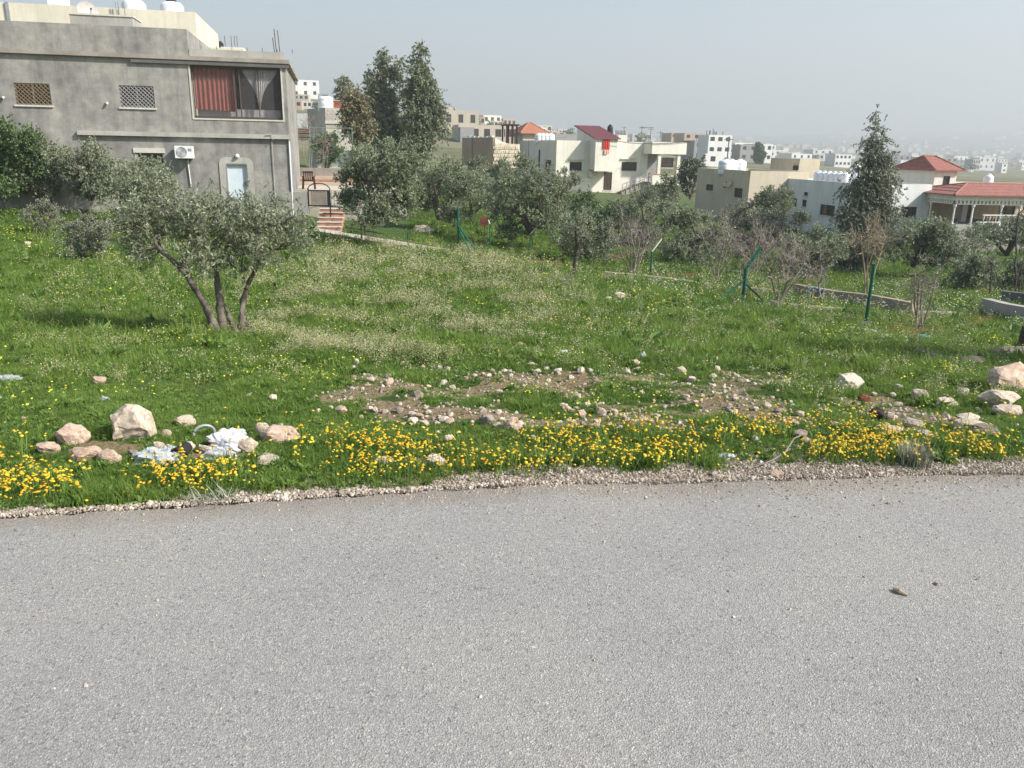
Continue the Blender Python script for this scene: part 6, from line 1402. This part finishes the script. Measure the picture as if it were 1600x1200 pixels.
# ================================================================== the hillside, the town in the valley
def house(px, py, wpx, hpx, mat, label, ang=12, dep=1.0, wins=0, floors=1, d=None, group=None, rebars=0, name="house", tanks=0, side=None):
    """a flat roofed house whose foot is seen at px,py"""
    p = GP(px, py) if d is None else gp(px, d)
    if p is None: return
    d = p[1]; k = d / FPX * 1.04; w_, h_ = wpx * k, hpx * k; fr = Fr(p, ang); fr.O = fr.O - fr.e * w_ / 2; z0 = p[2] - .08 * h_ - 1; z1 = p[2] + h_
    t = thing(name, tuple(p), label, "house", group)
    holes = []
    if wins:
        fh = h_ / floors
        for fl in range(floors):
            for j in range(wins):
                u = w_ * (j + .5) / wins; holes.append((u - min(.7, w_ * .2 / wins + .2), u + min(.7, w_ * .2 / wins + .2), p[2] + fl * fh + fh * .4, p[2] + fl * fh + fh * .8))
    D = w_ * dep; m = MB(); wall(m, fr, 0, w_, z0, z1, holes); wall(m, fr.turned(0, 0, -90), -D, 0, z0, z1); wall(m, fr.turned(w_, 0, 90), 0, D, z0, z1); wall(m, fr.turned(w_, -D, 180), 0, w_, z0, z1)
    m.build("wall", mat, t); MB().box(fr, .01, w_ - .01, -D + .01, -.01, z1 - .5, z1 - .3).build("roof", "pale_cement", t)
    for h in holes: MB().box(fr, h[0], h[1], -.17, -.1, h[2], h[3]).build("window", "glass", t)
    for j in range(rebars):
        u = w_ * random.uniform(.03, .97); q = fr.pt(u, -random.uniform(.1, D * .9), z1 - .3); MB().tube([q, q + np.array([0, 0, random.uniform(1., 2.)])], .09, 4).build("rebar", "rusty_bar", t)
    return t, fr, w_, D, z1
K = house
K(478, 0, 38, 24, "far_white", "white two storey hilltop house behind the grey house corner", wins=3, floors=2, d=400, ang=20)
K(505, 0, 14, 9, "far_grey", "grey lower block beside the white hilltop house", d=392, wins=1)
bh = P(507, 236, 82)
b5 = Fr(P(508, 172, 82), 32); BH = thing("block_house", tuple(P(515, 236, 82)), "unplastered pale block house with one white roof tank left of the gums", "house"); Lb = b5.uv(560, 190)[0]; lb = b5.turned(0, 0, -90); Db = -lb.uv(481, 190)[0]; z5 = b5.O is not None and P(508, 168, 82)[2]
shell(b5, Lb, min(Db, 14), P(508, 245, 82)[2] - 3, z5, "block_house", BH); zc = P(508, 178, 82)[2]; MB().box(b5, -.1, Lb + .1, .002, .14, zc - .9, zc - .65).build("ledge", "pale_cement", BH)
for r in range(8):
    for c_ in range(7): MB().box(b5, .1 + c_ * Lb / 7 + (.15 if r % 2 else 0), .1 + (c_ + .88) * Lb / 7, .0, .03, z5 - 1.9 + r * .22, z5 - 1.9 + r * .22 + .19).build("block", "block_house", BH)
q = P(509, 168, 84); q[2] = z5 - .35; tank(q, .75, 1.5, "big white water tank with dark lid on the pale block house", lid=2)
q = P(530, 165, 86); fq = Fr(q, 10); q[2] = z5 - .4; rr_ = thing("rusty_box", tuple(q), "rust red metal roof box beside the big white tank", "metal box"); MB().box(fq, -.8, 1.2, -1, .4, q[2], q[2] + 1.2).build("body", "rust", rr_); MB().box(fq, -.85, 1.25, -1.05, .45, q[2] + 1.2, q[2] + 1.28).build("top", "far_beige", rr_)
f9 = Fr(P(455, 192, 95), 0); tag(MB().box(f9, 0, 3, -.3, 0, f9.uv(460, 200)[1], f9.uv(460, 177)[1]).build("garden_wall", "far_white"), "short white wall behind the grey house drainpipe", "wall")
f9 = Fr(P(456, 222, 60), 6); sh = thing("sheet_stack", tuple(P(470, 215, 60)), "stack of corrugated pinkish roof sheets right of the grey house", "roof sheets")
for k in range(6): MB().box(f9, 0 + k * .04, 1.25 + k * .03, -.6 + k * .1, -.02 + k * .1, f9.uv(465, 218)[1] + k * .13, f9.uv(465, 218)[1] + k * .13 + .08).build("sheet", "burgundy_sheet" if k % 2 else "far_pink", sh)
f9 = Fr(P(485, 226, 58), 4); gr_ = thing("green_railing", tuple(P(515, 220, 58)), "pale green metal pergola frame below the block house", "railing"); zg = f9.uv(515, 240)[1]; zg2 = f9.uv(515, 200)[1]
for u in (0, .9, 1.9, 2.9): MB().box(f9, u - .018, u + .018, -.02, .02, zg - 2.5, zg2).build("post", "teal_metal", gr_)
for z in (zg2, zg2 - .45, zg2 - .6): MB().box(f9, -.05, 2.95, -.015, .015, z, z + .03).build("rail", "teal_metal", gr_)
MB().box(Fr(P(485, 226, 60), 4), .4, 3.4, -.3, 0, zg - 1.5, zg + .2).build("base_wall", "far_white", gr_)
# slope houses left of the middle
K(720, 196, 52, 28, "far_beige", "beige two storey hillside house right of the gum trees", wins=3, floors=1, d=240)
K(703, 178, 22, 26, "far_beige", "narrow pale upper block behind the beige hillside house", d=252, wins=1)
K(752, 216, 66, 26, "far_beige", "long sandy house with outside stair below the hillside house", wins=4, d=190)
K(785, 210, 40, 26, "far_pink", "sandy pink house left of the dark pergola", wins=3, d=200)
K(730, 210, 20, 22, "far_grey", "grey block end of the long sandy house", d=186)
K(872, 212, 60, 12, "far_grey", "low grey building far behind the ivory house tanks", d=260, wins=0)
K(1064, 236, 34, 30, "far_pink", "brown block flats at the left of the valley town", wins=4, floors=3, d=330, ang=15)
K(1086, 246, 38, 34, "far_pink", "pinkish flats joined right of the brown block", wins=3, floors=3, d=300, ang=12)
K(1105, 262, 44, 30, "far_grey", "grey unfinished block below the pinkish flats", wins=3, floors=2, d=250, rebars=6)
K(1122, 264, 36, 42, "far_white", "tall white three storey house with rebar on its roof", wins=3, floors=3, d=230, rebars=9)
K(1113, 268, 26, 18, "far_white", "white lower wing in front of the tall rebar house", wins=1, d=215)
K(1190, 272, 30, 26, "far_white", "white house right of the dark cypress in the town", wins=3, floors=2, d=330)
K(1168, 274, 26, 24, "far_grey", "grey house left of the dark cypress in the town", wins=2, floors=2, d=320)
K(1316, 262, 26, 18, "far_white", "white two storey town house left of the weeping tree", wins=4, floors=2, d=380)
K(1412, 254, 14, 14, "far_white", "small white town house between weeping tree and red tower", wins=1, d=420)
K(1568, 262, 9, 13, "far_white", "slim white tower house on the far plain at the right", wins=1, floors=2, d=520)
K(1517, 272, 8, 9, "far_white", "tiny white house on the plain right of the red tower", wins=1, d=500)
TR = np.random.default_rng(12)
auto_tree("cypress", "dark narrow cypress in the valley town", 1186, 300, (1181, 223, 1191, 262), n=70, leaf=.5, lmat="lush_leaf", trunk=.3, tip=.03, spray=1.0, seed=90, wd=.4)
nh = 0
for i in range(900):
    if nh >= 230: break
    px = TR.uniform(930, 1640); lo = 218 + (px - 900) * .012; py = lo + abs(TR.normal(0, 1)) * (26 + (px - 930) * .022)
    if px < 1050 and py > 240: continue
    if py > 300 or py < lo: continue
    p = GP(px, py)
    if p is None or p[1] < 480: continue
    d = p[1]; w_ = TR.uniform(7, 14); h_ = TR.choice([3.6, 4, 6.8, 7.2, 10], p=[.25, .2, .3, .15, .1]); k = FPX / d
    mt = TR.choice(["far_white", "far_beige", "far_grey", "far_pink", "ivory_paint"], p=[.45, .2, .12, .06, .17])
    K(px, py, w_ * k, h_ * k, mt, "small pale flat roofed house in the hazy valley town", ang=TR.uniform(-10, 30), dep=TR.uniform(.6, 1.1), wins=(3 if d < 900 else 0), floors=2 if h_ > 6 else 1, group="small houses of the hazy valley town"); nh += 1
for i in range(22):   # scattered houses on the far hill
    px = TR.uniform(1150, 1640); py = TR.uniform(205, 222); p = GP(px, py)
    if p is None or p[1] < 1500: continue
    K(px, py, TR.uniform(5, 12), TR.uniform(2.5, 4.5), "far_white", "faint white house on the far hazy hill", group="faint houses on the far hill")
for i in range(26):   # terraces of houses climbing the left hillside
    px = TR.uniform(690, 1000) if i > 7 else TR.uniform(452, 600); d_ = TR.uniform(260, 420); pp_ = pix(gp(px, d_))
    K(px, pp_[1], TR.uniform(16, 30), TR.uniform(9, 15), TR.choice(["far_beige", "far_pink", "far_white", "ivory_paint"]), "sandy flat roofed house among the stacked hillside houses", d=d_, wins=3, ang=TR.uniform(0, 25), group="stacked houses on the hillside left of centre")
for i in range(10):   # on the left hill and skyline
    px = TR.uniform(700, 1000); p = gp(px, TR.uniform(420, 650)); pp_ = pix(p)
    K(px, pp_[1], TR.uniform(10, 20), TR.uniform(4, 7), TR.choice(["far_beige", "far_grey", "far_white"]), "pale low house on the skyline behind the ivory house", d=p[1], wins=2, group="skyline houses behind the ivory house")
# distant trees: light crowns, one of each kind shared by the copies
def far_tree(px, d, wpx, hpx, label, group, seed, mat="lush_leaf"):
    b = gp(px, d); k = d / FPX; R = np.random.default_rng(seed); w_, h_ = wpx * k, hpx * k; t = thing("distant_tree", tuple(b), label, "tree", group); MB().tube([b - np.array([0, 0, .3]), b + np.array([0, 0, h_ * .6])], [w_ * .05, w_ * .02], 5).build("trunk", "dark_bark", t)
    n = 260; c = R.normal(0, 1, (9, 3)) * [w_ * .2, w_ * .2, h_ * .16] + [0, 0, h_ * .6]; pos = c[R.integers(0, 9, n)] + R.normal(0, 1, (n, 3)) * [w_ * .12, w_ * .12, h_ * .11]; V, F, var = leaves(pos, R.normal(0, 1, (n, 3)), R, w_ * .16, .45); o = bpy.data.objects.new("crown", npmesh("crown", V, F, mat, False, var)); link(o, t)
for i in range(46):
    px = TR.uniform(1040, 1630); py = TR.uniform(228, 285); p = GP(px, py)
    if p is None or p[1] < 420: continue
    far_tree(px, p[1], TR.uniform(5, 9) * FPX / p[1], TR.uniform(4, 7) * FPX / p[1], "hazy dark tree standing between the valley town houses", "trees among the valley town houses", i, "cypress_leaf")
for i, (px, d, w_, h_) in enumerate(((768, 230, 14, 22), (782, 232, 12, 24), (745, 260, 16, 16), (503, 290, 12, 12), (495, 285, 14, 14), (515, 280, 16, 12), (575, 300, 12, 16), (940, 480, 12, 14), (1000, 470, 24, 18), (890, 400, 16, 10), (1060, 430, 20, 14), (1160, 340, 12, 12), (1435, 430, 22, 14), (695, 240, 12, 10), (555, 260, 16, 14))):
    far_tree(px, d, w_, h_, ["left of the paired dark trees on the sandy house skyline", "right of the paired dark trees on the sandy house skyline", "low dark tree left of the paired skyline trees", "small tree right of the white hilltop house", "bushy tree touching the white hilltop house", "low hilltop tree nearest the brown gum", "hilltop tree glimpsed left of the tall gum pair", "far tree on the skyline above the red cloth", "spiky dark grove tree above the ivory house right roof", "low skyline tree behind the burgundy roof", "far tree left of the brown block flats", "dark tree in the town near the tall white house", "dark broad tree behind the red tower roof", "shrub tree beside the hillside house", "hillside tree behind the yellow brown gum"][i], None, 60 + i, "cypress_leaf")
# power poles
for i, (px, d, h_) in enumerate(((512, 260, 18), (567, 240, 20), (525, 200, 24), (1015, 330, 34), (1001, 330, 34), (1030, 340, 30), (1135, 210, 46), (1205, 400, 22), (880, 300, 16), (860, 320, 14), (974, 420, 26))):
    b = gp(px, d); H_ = h_ * d / FPX; t = thing("utility_pole", tuple(b), ["thin pole on the hilltop left of the gums", "dark hilltop pole near the pale distant tree", "pale pole above the block house roof", "right leg pole of the H shaped skyline frame", "left leg pole of the H shaped skyline frame", "skyline pole right of the H shaped frame", "power pole in front of the tall white rebar house", "pole right of the dark cypress in town", "thin pole above the ivory house tanks", "short skyline pole left of the burgundy roof", "tall mast above the ivory house right parapet"][i], "pole")
    MB().tube([b - np.array([0, 0, 2]), b + np.array([0, 0, H_])], [.2, .13], 6).build("pole", "dark_cement", t); a = 1.2; MB().box(Fr(b, 10), -a, a, -.08, .08, b[2] + H_ - .8, b[2] + H_ - .6).build("crossarm", "dark_cement", t)
b1, b2 = gp(1001, 330), gp(1015, 330); z = max(b1[2], b2[2]) + 34 * 330 / FPX - .4; tag(MB().tube([(b1[0] - .8, b1[1], z), (b2[0] + .8, b2[1], z)], .14, 6).build("pole_crossbeam", "dark_cement"), "cross beam joining the two H frame poles on the skyline", "beam")
# a tree just outside the right edge, whose shade falls into the picture
b = np.array([8.4, 9.6, 0]); b[2] = gz(b[0], b[1]); make_tree("olive_tree", "olive tree just outside the right edge whose shade falls on the matting", b, [[b, b + [0, 0, .8], b + [-.2, 0, 1.3]], [b + [0, 0, .8], b + [.4, .2, 1.6]]], [(b + np.array([0, 0, 2.3]), (1.6, 1.5, .9)), (b + np.array([.9, .9, 2.4]), (1.2, 1.2, .8)), (b + np.array([-.4, -.8, 2.2]), (1.0, 1.0, .7))], 260, 8, 12, .07, .25, "olive_leaf", "bark", .1, .25, 0, 99, tip=.006)
